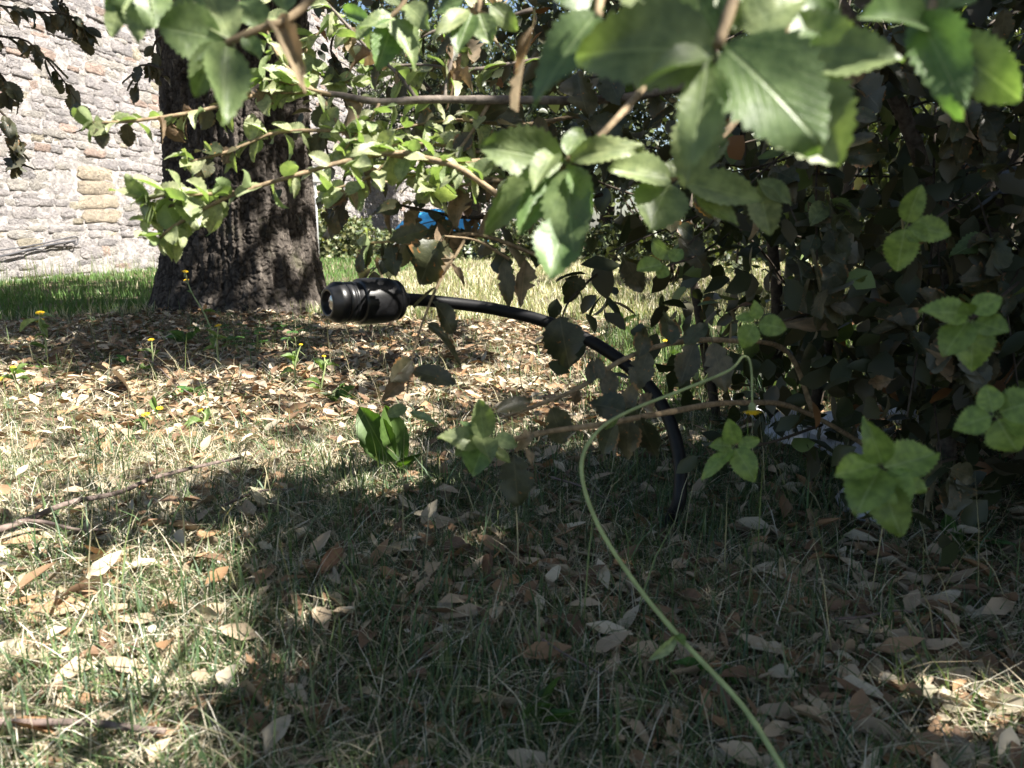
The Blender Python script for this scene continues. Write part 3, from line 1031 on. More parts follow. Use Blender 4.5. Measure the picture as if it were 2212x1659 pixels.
# small sprigs in the dark, right
SPRIGS = [
    ((2300, 420, .75), (1962, 488, .58), ((1960, 480, 1982, 405, 52), (1965, 490, 2058, 505, 60), (1955, 495, 1935, 590, 72), (1962, 490, 2000, 520, 40))),
    ((2350, 640, .70), (2098, 688, .52), ((2090, 680, 1998, 660, 75), (2100, 675, 2165, 640, 85), (2105, 695, 2180, 715, 55), (2090, 695, 2040, 760, 70), (2100, 700, 2105, 800, 85), (2095, 680, 2080, 650, 40))),
    ((2360, 820, .68), (2150, 905, .50), ((2140, 900, 2055, 920, 90), (2160, 890, 2250, 860, 80), (2155, 905, 2200, 980, 80), (2145, 890, 2130, 830, 55), (2165, 900, 2260, 930, 70))),
    ((2330, 1120, .64), (1905, 1010, .48), ((1905, 1000, 1885, 925, 62), (1910, 1010, 2020, 985, 95), (1900, 1015, 1850, 1095, 100), (1910, 1020, 1960, 1090, 75), (1895, 1005, 1800, 1030, 60), (1905, 1040, 1945, 1160, 85), (1920, 1020, 2005, 1060, 45), (1895, 1000, 1855, 985, 70))),
    ((1900, 900, .80), (1590, 965, .66), ((1585, 960, 1575, 905, 42), (1595, 965, 1640, 945, 28), (1590, 970, 1630, 1035, 50), (1585, 970, 1510, 1030, 40), (1580, 965, 1540, 955, 35), (1575, 965, 1560, 1000, 30))),
    ((1950, 640, .80), (1632, 698, .62), ((1630, 692, 1590, 680, 30), (1635, 690, 1632, 650, 30), (1640, 700, 1697, 705, 45), (1628, 702, 1602, 752, 45), (1632, 705, 1618, 745, 30))),
    ((1900, 520, .85), (1440, 575, .75), ((1430, 570, 1375, 585, 45), (1440, 575, 1420, 600, 40), (1450, 565, 1470, 540, 30)))]
shrub_dark = empty('oak_shrub', (0.62, 1.78, gz(.62, 1.78)), 'dark dense oak shrub with blotched leaves rising behind the bent pipe', 'shrub')
for st, en, lvs in SPRIGS:
    st = (en[0] + random.uniform(60, 190), en[1] - random.uniform(20, 90), en[2] + random.uniform(.45, .7))
    mid = ((st[0] + en[0]) / 2 + random.uniform(-20, 20), (st[1] + en[1]) / 2 + 12, (st[2] + en[2]) / 2)
    br, o0, path = fg_branch([st, mid, en], .0024, .0012, 'dark_twig', shrub_dark)
    for (bx, by, tx, ty, w) in lvs:
        o = fg_leaf(br, o0, bx, by, tx, ty, en[2], en[2] - random.uniform(-.01, .02), w, 'young')
        j = random.uniform(.85, 1.2); o.color = (.20 * j, .29 * j, .075 * j, 1)

# left cluster, close
br, o0, path = fg_branch([(900, -420, .48), (760, -140, .45), (650, 20, .43), (540, 70, .42), (485, 95, .42)], .003, .0018)
for a in ((490, 95, 475, 275, .42, .40, 105), (470, 90, 420, 210, .42, .42, 60), (480, 85, 345, 60, .42, .41, 110), (500, 85, 440, -40, .42, .43, 95), (560, 60, 520, -30, .43, .43, 70),
          (600, 40, 640, 130, .43, .42, 55), (420, -20, 395, 85, .42, .42, 75), (620, 25, 600, -40, .43, .44, 60), (530, 75, 560, 130, .42, .42, 40)):
    fg_leaf(br, o0, *a, kind='dry' if a[0] == 600 else 'young')
br, o0, path = fg_branch([(640, -420, .50), (480, -160, .47), (360, -60, .45), (300, -20, .45)], .0026, .0016)
for a in ((300, -20, 262, 50, .45, .45, 70), (300, -20, 295, 75, .45, .44, 60), (270, -10, 220, 20, .45, .45, 40), (255, 10, 240, 80, .46, .46, 38), (330, -30, 330, 50, .45, .44, 70)):
    fg_leaf(br, o0, *a)

# --- shrub with the long sprays crossing in front of the trunk
shrub_mid = empty('oak_shrub', (0.95, 1.28, gz(.95, 1.28)), 'oak shrub reaching long thin leafy sprays across the oak trunk', 'shrub')
MB = shrub_mid.location
add_branch(shrub_mid, [MB - UP * 0.03, MB + Vector((-.04, -.02, .3)), MB + Vector((-.12, -.1, .6)), MB + Vector((-.3, -.15, .9)), MB + Vector((-.5, -.15, 1.2))], 0.02, 0.008, 'grey_twig', 'stem', 8)
Y1 = {'young': 7, 'slim': 3, 'dry': .6, 'mature': 1.5}
Y2 = {'young': 9, 'slim': 2, 'dry': .4, 'mature': 0.8}
MID = [
    # (points, r0, r1, leaves along, kinds, size, bark, rosette at end)
    ([(1650, 150, 1.08), (1350, 210, 1.0), (1100, 216, .96), (930, 215, .94), (820, 220, .93), (730, 205, .92), (680, 204, .92)], .0065, .003, 10, Y1, (.03, .045), 'grey_twig', 0),
    ([(700, 204, .92), (580, 200, .90), (440, 238, .88), (300, 260, .86), (200, 266, .85)], .0028, .0016, 26, {'young': 2, 'slim': 4, 'dry': 2, 'mature': 3}, (.022, .04), 'twig', 7),
    ([(690, 206, .92), (760, 300, .90), (830, 330, .88), (930, 345, .86), (1010, 375, .86), (1150, 480, .9)], .003, .004, 30, Y2, (.024, .04), 'twig', 0),
    ([(1090, 345, .90), (980, 350, .88), (870, 330, .86), (760, 345, .84), (640, 378, .82), (520, 415, .81), (430, 455, .80)], .0034, .0018, 26, Y2, (.026, .042), 'twig', 6),
    ([(520, 415, .81), (430, 420, .80), (370, 420, .79), (320, 430, .78)], .002, .0013, 14, {'young': 5, 'slim': 2}, (.03, .048), 'twig', 8),
    ([(440, 450, .80), (390, 480, .79), (360, 500, .79), (345, 515, .79)], .002, .0013, 7, {'young': 5}, (.028, .042), 'twig', 4),
    ([(780, 285, .92), (690, 282, .91), (590, 288, .90), (500, 325, .89), (410, 350, .88)], .0026, .0014, 30, {'young': 6, 'slim': 4, 'dry': 2, 'mature': 2}, (.022, .038), 'twig', 6),
    ([(690, 205, .92), (640, 165, .92), (600, 120, .93), (575, 60, .94), (560, 0, .95)], .0024, .0014, 22, {'young': 6, 'slim': 3, 'dry': 1}, (.026, .042), 'twig', 0),
    ([(720, 206, .92), (660, 190, .90), (620, 180, .90), (570, 170, .9)], .0022, .0013, 14, {'young': 8}, (.03, .046), 'twig', 5),
    ([(900, 215, .94), (860, 160, .95), (800, 110, .96), (745, 50, .97), (700, 0, .98)], .0028, .0016, 22, {'young': 5, 'slim': 2, 'dry': 2, 'mature': 2}, (.028, .044), 'grey_twig', 0),
    ([(960, 215, .95), (975, 130, .98), (1000, 60, 1.0), (1060, -20, 1.02)], .003, .0018, 26, {'young': 5, 'slim': 3, 'dry': 3, 'mature': 3}, (.028, .045), 'grey_twig', 0),
    ([(1060, 218, .96), (1010, 300, .95), (960, 360, .94), (930, 410, .93)], .0026, .0014, 20, Y1, (.028, .044), 'twig', 6),
    ([(820, 222, .93), (800, 260, .91), (770, 290, .9), (740, 330, .89)], .002, .0012, 16, {'young': 6, 'slim': 2}, (.026, .04), 'twig', 5),
    ([(860, 330, .88), (800, 380, .88), (750, 400, .88), (715, 410, .88)], .0022, .0012, 14, {'young': 6, 'dry': 1}, (.026, .04), 'twig', 5),
    # lower dark twigs round the lens head
    ([(1300, 420, 1.1), (1150, 455, 1.05), (1020, 470, 1.02), (920, 455, 1.0), (850, 440, 1.0)], .0035, .0018, 16, {'mature': 6, 'dry': 4}, (.03, .045), 'dark_twig', 0),
    ([(1180, 560, 1.05), (1080, 520, 1.03), (1010, 505, 1.0), (940, 515, .98), (860, 520, .97), (800, 525, .97)], .0030, .0014, 13, {'mature': 6, 'dry': 2, 'slim': 1}, (.032, .05), 'twig', 3),
    ([(1010, 507, 1.0), (985, 550, .99), (960, 590, .98), (935, 640, .97), (905, 720, .95), (885, 800, .93), (880, 850, .92)], .0022, .0012, 5, {'mature': 3, 'dry': 2}, (.034, .048), 'twig', 0),
    ([(880, 520, .98), (870, 530, 1.2), (830, 560, 1.45), (800, 590, 1.5)], .002, .0012, 9, {'mature': 5, 'dry': 1}, (.035, .05), 'dark_twig', 0)]
shrub_back = empty('oak_shrub', (0.85, 1.45, gz(.85, 1.45)), 'oak shrub with tangled pale leafy twigs between trunk and dark shrub', 'shrub')
SB = shrub_back.location
add_branch(shrub_back, [SB - UP * 0.03, SB + Vector((-.05, -.03, .3)), SB + Vector((-.2, -.15, .6)), SB + Vector((-.45, -.3, .85)), SB + Vector((-.6, -.4, 1.1))], 0.017, 0.006, 'grey_twig', 'stem', 8)
MID2 = [
    ([(1300, 120, 1.05), (1150, 130, 1.04), (1020, 150, 1.03), (900, 140, 1.02), (800, 150, 1.02)], .003, .0015, 22, {'young': 6, 'slim': 3, 'mature': 1, 'dry': .6}, (.026, .04), 'grey_twig', 5),
    ([(1250, 250, 1.05), (1120, 270, 1.02), (1000, 260, 1.0), (900, 270, .98), (830, 290, .97)], .003, .0015, 26, {'young': 8, 'slim': 2, 'mature': 2}, (.024, .038), 'twig', 6),
    ([(1200, 330, 1.0), (1100, 330, .98), (1010, 320, .96), (900, 310, .95), (800, 320, .94)], .003, .0014, 28, {'young': 9, 'slim': 2}, (.024, .038), 'twig', 6),
    ([(1150, 20, 1.1), (1050, 50, 1.1), (960, 60, 1.1), (880, 90, 1.1), (760, 100, 1.1)], .003, .0015, 20, {'young': 5, 'slim': 3, 'mature': 2, 'dry': .6}, (.026, .04), 'grey_twig', 5),
    ([(1180, 400, 1.0), (1080, 390, .98), (980, 400, .96), (900, 380, .95), (820, 370, .94)], .003, .0014, 30, {'young': 6, 'slim': 2, 'mature': 2, 'dry': 1}, (.026, .042), 'twig', 5),
    ([(700, 60, 1.0), (660, 110, 1.0), (690, 160, 1.0), (760, 180, 1.0)], .002, .0013, 20, {'young': 6, 'slim': 2, 'mature': 1}, (.028, .042), 'twig', 4)]
PALE[0] = 1.0
for q, (pts, r0, r1, nl, kd, sz, mt, ros) in enumerate(MID + MID2):
    br, o0, path = add_branch(shrub_back if q >= len(MID) else shrub_mid, [P(*p) for p in pts], r0, r1, mt, 'branch', 7, 0.25, 6)
    sz = (sz[0] * .82, sz[1] * .86)
    leafy(br, o0, path, int(nl * 1.15), kd, sz, 0.12, 0.1, 0.9, 0.45)
    if ros: rosette(br, o0, path[-1], (path[-1] - path[-3]).normalized(), ros, 'young', sz, 0.5)
PALE[0] = 0.0
# leaves that stand out singly
br, o0, path = add_branch(shrub_mid, [P(1100, 560, 1.0), P(1030, 520, .98), P(960, 510, .95)], .002, .0014, 'twig', 'branch', 6)
for a in ((925, 495, 840, 520, .96, .95, 45, 'mature'), (950, 520, 895, 605, .96, .95, 70, 'mature'), (975, 570, 1005, 608, .96, .95, 22, 'dry'), (1090, 560, 1100, 665, 1.0, 1.0, 40, 'mature'),
          (1135, 560, 1125, 668, 1.0, 1.0, 38, 'dry'), (925, 700, 1000, 770, .95, .93, 34, 'mature'), (893, 800, 985, 825, .93, .90, 45, 'mature'), (880, 880, 840, 900, .92, .92, 30, 'young'),
          (885, 890, 945, 925, .92, .90, 22, 'young'), (990, 400, 985, 500, .98, .98, 45, 'dry'), (1010, 470, 1000, 420, .98, .98, 30, 'dry')):
    fg_leaf(br, o0, *a[:7], kind=a[7], fac=0.8)
# round spotted leaf in front of the pipe, on its own twig
br, o0, path = add_branch(shrub_mid, [P(1330, 560, 1.12), P(1280, 600, 1.1), P(1230, 650, 1.06), P(1213, 690, 1.05)], .0022, .0012, 'dark_twig', 'branch', 6)
fg_leaf(br, o0, 1210, 685, 1228, 798, 1.05, 1.04, 88, 'mature')
fg_leaf(br, o0, 1265, 620, 1225, 600, 1.08, 1.06, 30, 'mature')

# --- dark shrub filling the right half
DB = shrub_dark.location
for k, (dx, dy, tx, ty, tz, r) in enumerate(((0, 0, -.25, -.1, 1.5, .016), (.12, .08, .3, .2, 1.8, .02), (.3, -.1, .75, -.1, 1.7, .018), (.05, -.08, -.05, -.4, 1.2, .012), (.4, .2, 1.1, .4, 1.6, .018), (-.12, .02, -.3, .35, 1.3, .011))):
    b = Vector((DB.x + dx, DB.y + dy, 0)); b.z = gz(b.x, b.y) - 0.03
    e = DB + Vector((tx, ty, tz))
    add_branch(shrub_dark, [b, b.lerp(e, .3) + rvec() * .05, b.lerp(e, .65) + rvec() * .08, e], r, r * 0.35, 'dark_twig', 'stem', 8)
DX = [600, 800, 1000, 1150, 1300, 1450, 1600, 1800, 2212]
DY = [-700, 0, 200, 350, 460, 560, 700, 850, 1000, 1120, 1200]
DENS = [
    [.15, .20, .50, .90, 1.0, 1.0, 1.0, 1.0, 1.0],
    [.05, .16, .36, .75, 1.0, 1.0, 1.0, 1.0, 1.0],
    [.03, .12, .30, .65, .95, 1.0, 1.0, 1.0, 1.0],
    [.00, .02, .10, .40, .85, .95, 1.0, 1.0, 1.0],
    [.00, .02, .06, .25, .60, .80, .85, .95, 1.0],
    [.00, .00, .02, .12, .45, .70, .75, .90, .95],
    [.00, .00, .00, .01, .12, .55, .90, 1.0, 1.0],
    [.00, .00, .00, .00, .03, .18, .60, .70, 1.0],
    [.00, .00, .00, .00, .00, .03, .16, .35, .75],
    [.00, .00, .00, .00, .00, .00, .10, .30, .45],
    [0, 0, 0, 0, 0, 0, 0, 0, 0]]
ND = 80000
d_ = rng.uniform(0.92, 2.9, ND); ix = rng.uniform(600, 2900, ND); iy = rng.uniform(-750, 1200, ND)
a_ = (ix - 1106) / FPX; b_ = -(iy - 829.5) / FPX
x_ = a_ * d_; y_ = (b_ * SP + CP) * d_; z_ = CAM_Z + (b_ * CP - SP) * d_
w_ = (d_ / 2.9) ** 1.6 * grid_lookup(DX, DY, DENS, ix, iy)
ok = (rng.random(ND) < w_ * 2.0) & (z_ > 0.03)
ok &= ~((np.abs(ix - 1450) < 260) & (iy > 620) & (d_ < 1.15))
# the sunny clearing beyond the pipe stays open to the sun
s_, gxx, gyy = sun_open(x_, y_, z_)
ok &= (shaded_keep(x_, y_, z_) | (rng.random(ND) < 0.04) | (s_ < 0.12)) & ((s_ < 0.72) | (rng.random(ND) < 0.03))
# clumps
cl = fbm(x_ * 4 + z_ * 3, y_ * 4 - z_ * 2, 21, 2)
ok &= cl > 0.30
pos = np.stack([x_, y_, z_], 1)[ok]; dn = d_[ok]
n = len(pos)
near_idx = np.argsort(dn)
vis = [i for i in near_idx if 0 < ix[ok][i] < 2230 and -40 < iy[ok][i] < 1150][:230]
rest = np.setdiff1d(np.arange(n), vis)
# twigs that carry the single leaves
twigs = []
for k in range(34):
    p = pos[vis[(k * 7) % len(vis)]]
    e = Vector(p); st = DB + Vector((random.uniform(-.1, .8), random.uniform(-.2, .3), random.uniform(.3, 1.3)))
    twigs.append(add_branch(shrub_dark, [st, st.lerp(e, .4) + rvec() * .06, st.lerp(e, .75) + rvec() * .05, e], .0028, .001, 'dark_twig', 'branch', 6))
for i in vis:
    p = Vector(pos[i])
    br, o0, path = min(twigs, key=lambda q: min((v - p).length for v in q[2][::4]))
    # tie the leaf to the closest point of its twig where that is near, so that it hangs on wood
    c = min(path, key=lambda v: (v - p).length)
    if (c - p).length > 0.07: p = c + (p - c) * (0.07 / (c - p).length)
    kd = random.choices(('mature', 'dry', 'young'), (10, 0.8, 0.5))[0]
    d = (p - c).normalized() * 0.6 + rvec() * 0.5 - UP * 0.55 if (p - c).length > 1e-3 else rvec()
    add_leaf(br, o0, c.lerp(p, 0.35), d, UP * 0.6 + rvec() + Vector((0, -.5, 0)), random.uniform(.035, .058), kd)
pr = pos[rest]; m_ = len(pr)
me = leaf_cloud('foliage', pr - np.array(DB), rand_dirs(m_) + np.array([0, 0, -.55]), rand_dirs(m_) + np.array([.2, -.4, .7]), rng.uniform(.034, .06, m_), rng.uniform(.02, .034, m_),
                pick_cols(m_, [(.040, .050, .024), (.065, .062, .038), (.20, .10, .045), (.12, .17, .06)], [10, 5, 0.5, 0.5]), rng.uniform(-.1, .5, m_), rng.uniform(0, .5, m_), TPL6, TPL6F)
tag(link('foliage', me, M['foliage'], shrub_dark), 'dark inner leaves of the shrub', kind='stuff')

# lower young sprig and its woody branches, before the pipe
shrub_low = empty('oak_sapling', (0.80, 1.30, gz(.80, 1.30)), 'low oak branch ending in a pale green leaf rosette above the shaded grass', 'sapling')
br, o0, path = add_branch(shrub_low, [shrub_low.location - UP * .02, P(1760, 900, 1.20), P(1600, 870, 1.0), P(1430, 893, .82), P(1310, 915, .74), P(1200, 930, .70), P(1140, 942, .68), P(1060, 960, .66)], .0042, .002, 'twig', 'branch', 7, .25, 7)
for a in ((1045, 950, 1035, 860, .66, .65, 52, 'young'), (1035, 955, 955, 935, .66, .64, 55, 'young'), (1045, 960, 1020, 1030, .66, .64, 62, 'young'), (1040, 945, 1060, 990, .66, .62, 48, 'young'), (1070, 945, 1115, 958, .66, .65, 38, 'young'),
          (1030, 960, 985, 985, .66, .66, 30, 'young'), (1045, 950, 995, 905, .66, .66, 26, 'young'), (1060, 970, 1100, 1000, .66, .67, 26, 'young'), (1150, 935, 1120, 960, .68, .67, 30, 'dry'), (1140, 970, 1150, 1000, .68, .67, 22, 'dry'),
          (1110, 985, 1120, 1100, .70, .70, 78, 'mature'), (1070, 890, 1150, 862, .68, .70, 42, 'mature'), (1190, 880, 1220, 960, .72, .73, 75, 'mature'), (1350, 890, 1270, 860, .78, .78, 70, 'mature'),
          (1380, 900, 1420, 1000, .78, .79, 60, 'mature'), (1360, 900, 1350, 1000, .78, .78, 60, 'mature'), (1330, 905, 1300, 985, .77, .78, 55, 'mature'), (1370, 880, 1330, 830, .78, .80, 60, 'mature'), (1410, 890, 1380, 840, .79, .80, 40, 'dry')):
    fg_leaf(br, o0, *a[:7], kind=a[7], fac=.9)
br, o0, path = add_branch(shrub_low, [P(1760, 900, 1.20), P(1700, 760, 1.15), P(1570, 735, 1.0), P(1450, 742, .95), P(1350, 775, .92), P(1250, 838, .90), P(1170, 872, .88), P(1090, 900, .86)], .004, .002, 'twig', 'branch', 7, .25, 7)
for a in ((1275, 830, 1280, 775, .9, .91, 26, 'mature'), (1300, 820, 1290, 770, .9, .9, 30, 'mature'), (1380, 770, 1400, 700, .92, .93, 40, 'mature'), (1400, 760, 1370, 845, .92, .92, 52, 'mature'), (1450, 745, 1440, 660, .94, .95, 45, 'mature'),
          (1320, 800, 1310, 860, .91, .9, 40, 'mature'), (1500, 740, 1470, 830, .94, .94, 50, 'mature'), (1540, 740, 1570, 850, .94, .93, 60, 'mature'), (1250, 840, 1240, 880, .9, .9, 22, 'dry'), (1480, 745, 1530, 690, .94, .95, 42, 'mature')):
    fg_leaf(br, o0, *a[:7], kind=a[7], fac=.9)

# ================================================================== THE BENT PIPE WITH ITS LENS HEAD
base = GP(1445, 1150)
viewer = empty('bent_pipe_viewer', base, 'black bent pipe rising from the grass with a ribbed lens head', 'viewing pipe')
front = P(707, 654, 1.165)
axis = Vector((-0.775, -0.63, 0.02)).normalized()          # the way the lens looks
zq = axis.to_track_quat('Z', 'Y')


def lathe_part(name, prof, mat, parent=viewer, base_off=None):
    me = lathe_mesh(name, prof, 56)
    o = link(name, me, M[mat], parent)
    return o


def put(o):
    o.location = front - viewer.location
    o.rotation_mode = 'QUATERNION'; o.rotation_quaternion = zq; o.scale = (1.0, 1.0, 0.86)
    return o


bez = put(lathe_part('bezel', [(.0175, -.010), (.0175, -.001), (.0185, .0005), (.0225, .0005), (.0235, -.001), (.0305, -.0125), (.0315, -.015), (.0315, -.026), (.0305, -.0275), (.0285, -.0285), (.0285, -.031)], 'black_shell'))
lens = link('lens', lathe_mesh('lens', [(.0001, -.0045), (.004, -.0047), (.008, -.0054), (.012, -.0068), (.0155, -.0085), (.0176, -.0098)], 48), M['lens'], bez)
put(lathe_part('barrel', [(.0290, -.030), (.0305, -.031), (.0308, -.040), (.0300, -.0412), (.0300, -.0428), (.0312, -.044), (.0312, -.0475), (.0302, -.049), (.0302, -.0600)], 'black_shell'))
put(lathe_part('housing', [(.0300, -.058), (.0335, -.0585), (.0352, -.0605), (.0356, -.064), (.0362, -.0800), (.0362, -.1080), (.0355, -.1180), (.0335, -.1280), (.0318, -.1320)], 'black_shell'))
put(lathe_part('end_ring', [(.0312, -.1310), (.0322, -.1320), (.0322, -.1385), (.0300, -.1420), (.0250, -.1450), (.0110, -.1460)], 'black_shell'))
put(lathe_part('collar', [(.0112, -.1440), (.0122, -.1450), (.0122, -.1600), (.0112, -.1615)], 'grey_collar'))
tail = front - axis * 0.125
pts = [tail, tail - axis * 0.02, P(960, 653, 1.29), P(1070, 668, 1.30), P(1185, 697, 1.29), P(1290, 745, 1.275), P(1380, 812, 1.255), P(1438, 890, 1.235), P(1467, 985, 1.215), P(1468, 1075, 1.20), base + Vector((0.004, 0, 0.02)), base - UP * 0.05]
link('pipe', tube_mesh('pipe', catmull(pts, 10), .0100, .0108, 20, 0, base), M['black_pipe'], viewer)

# ================================================================== GROUND COVER
# --- grass, mowed and partly dry: a sheet of blades
def blades(name, x, y, length, width, lean, az, cols, bend=0.5):
    n = len(x)
    z = ground_z(x, y) - 0.003
    dirh = np.stack([np.cos(az), np.sin(az), np.zeros(n)], 1)
    side = np.stack([-np.sin(az), np.cos(az), np.zeros(n)], 1)
    # blades turn their flat at random
    tw = rng.uniform(-1, 1, n)[:, None]
    side = unit(side + dirh * tw)
    base = np.stack([x, y, z], 1)
    l1 = lean * (1 - 0.5 * bend); l2 = lean * (1 + 0.5 * bend)
    d1 = dirh * np.sin(l1)[:, None] + np.array([0, 0, 1.0]) * np.cos(l1)[:, None]
    d2 = dirh * np.sin(l2)[:, None] + np.array([0, 0, 1.0]) * np.maximum(np.cos(l2), -0.1)[:, None]
    mid = base + d1 * (length * 0.55)[:, None]; tip = mid + d2 * (length * 0.45)[:, None]
    w = (width * 0.5)[:, None]
    V = np.stack([base - side * w, base + side * w, mid - side * w * 0.85, mid + side * w * 0.85, tip], 1).reshape(-1, 3)
    k = (np.arange(n) * 5)[:, None, None]
    F = (np.array([(0, 1, 3), (0, 3, 2), (2, 3, 4)])[None] + k).reshape(-1, 3)
    return build_mesh(name, V, F, np.repeat(cols, 5, axis=0))


def green_share(x, y):
    px, py, d = project(x, y, np.zeros_like(x))
    g = 0.40 + 0.50 * (fbm(x * 3.2, y * 3.2, 55, 3) - 0.5) * 2.2
    g = np.where((x < -0.22 * y) & (y < 3), g * 0.40, g)
    g = np.where((y > 4.0) & (x < -1.2), 0.97, g)                      # the green lawn behind the trunk
    g = np.where((y > 3.0) & (x >= -1.2), 0.42, g)                      # dry lawn beyond
    g = np.where((y > 1.9) & (y < 3.4) & (x > 0.35), 0.8, g)
    g = np.where((y < 1.45) & (x > -0.48), g + 0.22, g)
    return np.clip(g, 0.03, 0.97)


def bare_share(x, y):
    """thin the grass where leaf litter lies thick: round the trunk and below the shrubs"""
    b = np.ones_like(x)
    b = np.where((y > 1.75) & (y < 3.9) & (x < 0.25), 0.30, b)
    b = np.where(np.hypot(x - TRUNK[0], y - TRUNK[1]) < 0.43, 0.0, b)
    b = np.where((y < 2.0) & (x > 0.45 * y), 0.45, b)
    return b


def sow(n, y0, y1, tuft, wscale, lscale, seed):
    nt = n // tuft
    y = y0 + (y1 - y0) * rng.random(nt) ** 1.0
    x = rng.uniform(-1, 1, nt) * (0.74 * y + 0.30)
    k = rng.random(nt) < bare_share(x, y)
    x, y = x[k], y[k]
    gsh = green_share(x, y)
    isg = rng.random(len(x)) < gsh
    x = np.repeat(x, tuft) + rng.normal(0, 0.014 * wscale, len(x) * tuft); y = np.repeat(y, tuft) + rng.normal(0, 0.014 * wscale, len(y) * tuft)
    isg = np.repeat(isg, tuft) ^ (rng.random(len(x)) < 0.12)
    m = len(x)
    lean = np.where(isg, np.abs(rng.normal(0.6, 0.45, m)), np.abs(rng.normal(1.2, 0.35, m)))
    lean = np.clip(lean, 0, 1.5)
    length = np.where(isg, rng.uniform(.022, .075, m) * np.where(rng.random(m) < .12, 1.8, 1), rng.uniform(.02, .075, m)) * lscale
    width = np.where(isg, rng.uniform(.0014, .0036, m), rng.uniform(.0009, .0021, m)) * wscale
    cg = pick_cols(m, [(.070, .120, .050), (.11, .15, .065), (.09, .135, .080), (.16, .18, .10)], [4, 3, 3, 1.5])
    cs = pick_cols(m, [(.48, .43, .32), (.40, .34, .24), (.55, .51, .42), (.28, .23, .15)], [4, 3, 3.5, 1.5])
    return x, y, length, width, lean, rng.uniform(0, 2 * np.pi, m), np.where(isg[:, None], cg, cs)


parts = [sow(112000, 0.42, 1.9, 7, 0.9, 0.72, 1), sow(52000, 1.9, 4.0, 8, 1.2, 0.85, 2)]
arr = [np.concatenate([p[i] for p in parts]) for i in range(7)]
tag(link('grass', blades('grass', *arr), M['grass']), 'short half-dry grass mixed with straw under the shrubs', 'grass', kind='stuff')
# lawn beyond
def sow_far(n, y0, y1):
    y = y0 + (y1 - y0) * rng.random(n) ** 1.35; x = rng.uniform(-1, 1, n) * (0.72 * y + 0.4)
    wallx = -5.96 + 0.17 * y + 0.1
    k = (x > wallx) & (np.hypot(x - TRUNK[0], y - TRUNK[1]) > 0.45)
    x, y = x[k], y[k]
    gsh = green_share(x, y); m = len(x); isg = rng.random(m) < gsh
    lean = np.clip(np.where(isg, np.abs(rng.normal(.35, .3, m)), np.abs(rng.normal(.7, .4, m))), 0, 1.5)
    length = rng.uniform(.04, .085, m) * np.where(isg, 1, 1.1); width = rng.uniform(.003, .006, m) * (0.6 + y / 9)
    cg = np.where((x < -1.2)[:, None], pick_cols(m, [(.075, .15, .035), (.11, .19, .05), (.09, .14, .06)], [4, 3, 2]), pick_cols(m, [(.17, .22, .08), (.24, .27, .12)], [1, 1]))
    cs = pick_cols(m, [(.50, .46, .31), (.42, .37, .24), (.56, .53, .40)], [4, 2, 3])
    return x, y, length, width, lean, rng.uniform(0, 2 * np.pi, m), np.where(isg[:, None], cg, cs)


tag(link('lawn_grass', blades('lawn_grass', *sow_far(95000, 3.9, 17.0)), M['grass']), 'lawn running to the stone wall, green in the shade and dry in the sun', 'grass', kind='stuff')

# --- taller straw and seed stalks
# loose straw lying about in all directions
n = 40000
y = 0.42 + 3.4 * rng.random(n) ** 1.3; x = rng.uniform(-1, 1, n) * (0.74 * y + .3)
k = (np.hypot(x - TRUNK[0], y - TRUNK[1]) > 0.5) & (rng.random(n) < 0.35 + 1.3 * (fbm(x * 4, y * 4, 66, 2) - .2)); x, y = x[k], y[k]; n = len(x)
me = blades('straw', x, y, rng.uniform(.03, .12, n), rng.uniform(.0007, .0016, n), np.clip(rng.normal(1.38, .16, n), .7, 1.56), rng.uniform(0, 6.28, n),
            pick_cols(n, [(.50, .45, .34), (.40, .34, .24), (.56, .53, .45), (.13, .18, .07)], [4, 3, 2, 4]), 0.25)
me.transform(Matrix.Translation((0, 0, .012)))
tag(link('straw', me, M['grass']), 'loose dry straw lying in all directions over the grass', 'straw', kind='stuff')
n = 1500
y = 0.7 + 5.5 * rng.random(n); x = rng.uniform(-1, 1, n) * (0.70 * y + .2)
k = (np.hypot(x - TRUNK[0], y - TRUNK[1]) > 0.5); x, y = x[k], y[k]; n = len(x)
me = blades('stalks', x, y, rng.uniform(.08, .20, n), rng.uniform(.0012, .0022, n), np.clip(np.abs(rng.normal(.55, .5, n)), 0, 1.45), rng.uniform(0, 6.28, n),
            pick_cols(n, [(.42, .38, .25), (.30, .28, .16), (.16, .20, .08)], [3, 2, 2]))
tag(link('seed_stalks', me, M['grass']), 'scattered long straw and grass stalks standing above the litter', 'grass', kind='stuff')
n = 900
y = rng.uniform(5.5, 15, n); x = -5.96 + .17 * y + .12 + np.abs(rng.normal(0, .25, n))
me = blades('wisps', x, y, rng.uniform(.08, .30, n), rng.uniform(.003, .005, n), np.abs(rng.normal(.2, .2, n)), rng.uniform(0, 6.28, n), pick_cols(n, [(.34, .32, .2), (.18, .21, .09), (.12, .17, .06)], [1, 2, 3]))
tag(link('wall_foot_grass', me, M['grass']), 'tall thin grass wisps along the foot of the stone wall', 'grass', kind='stuff')
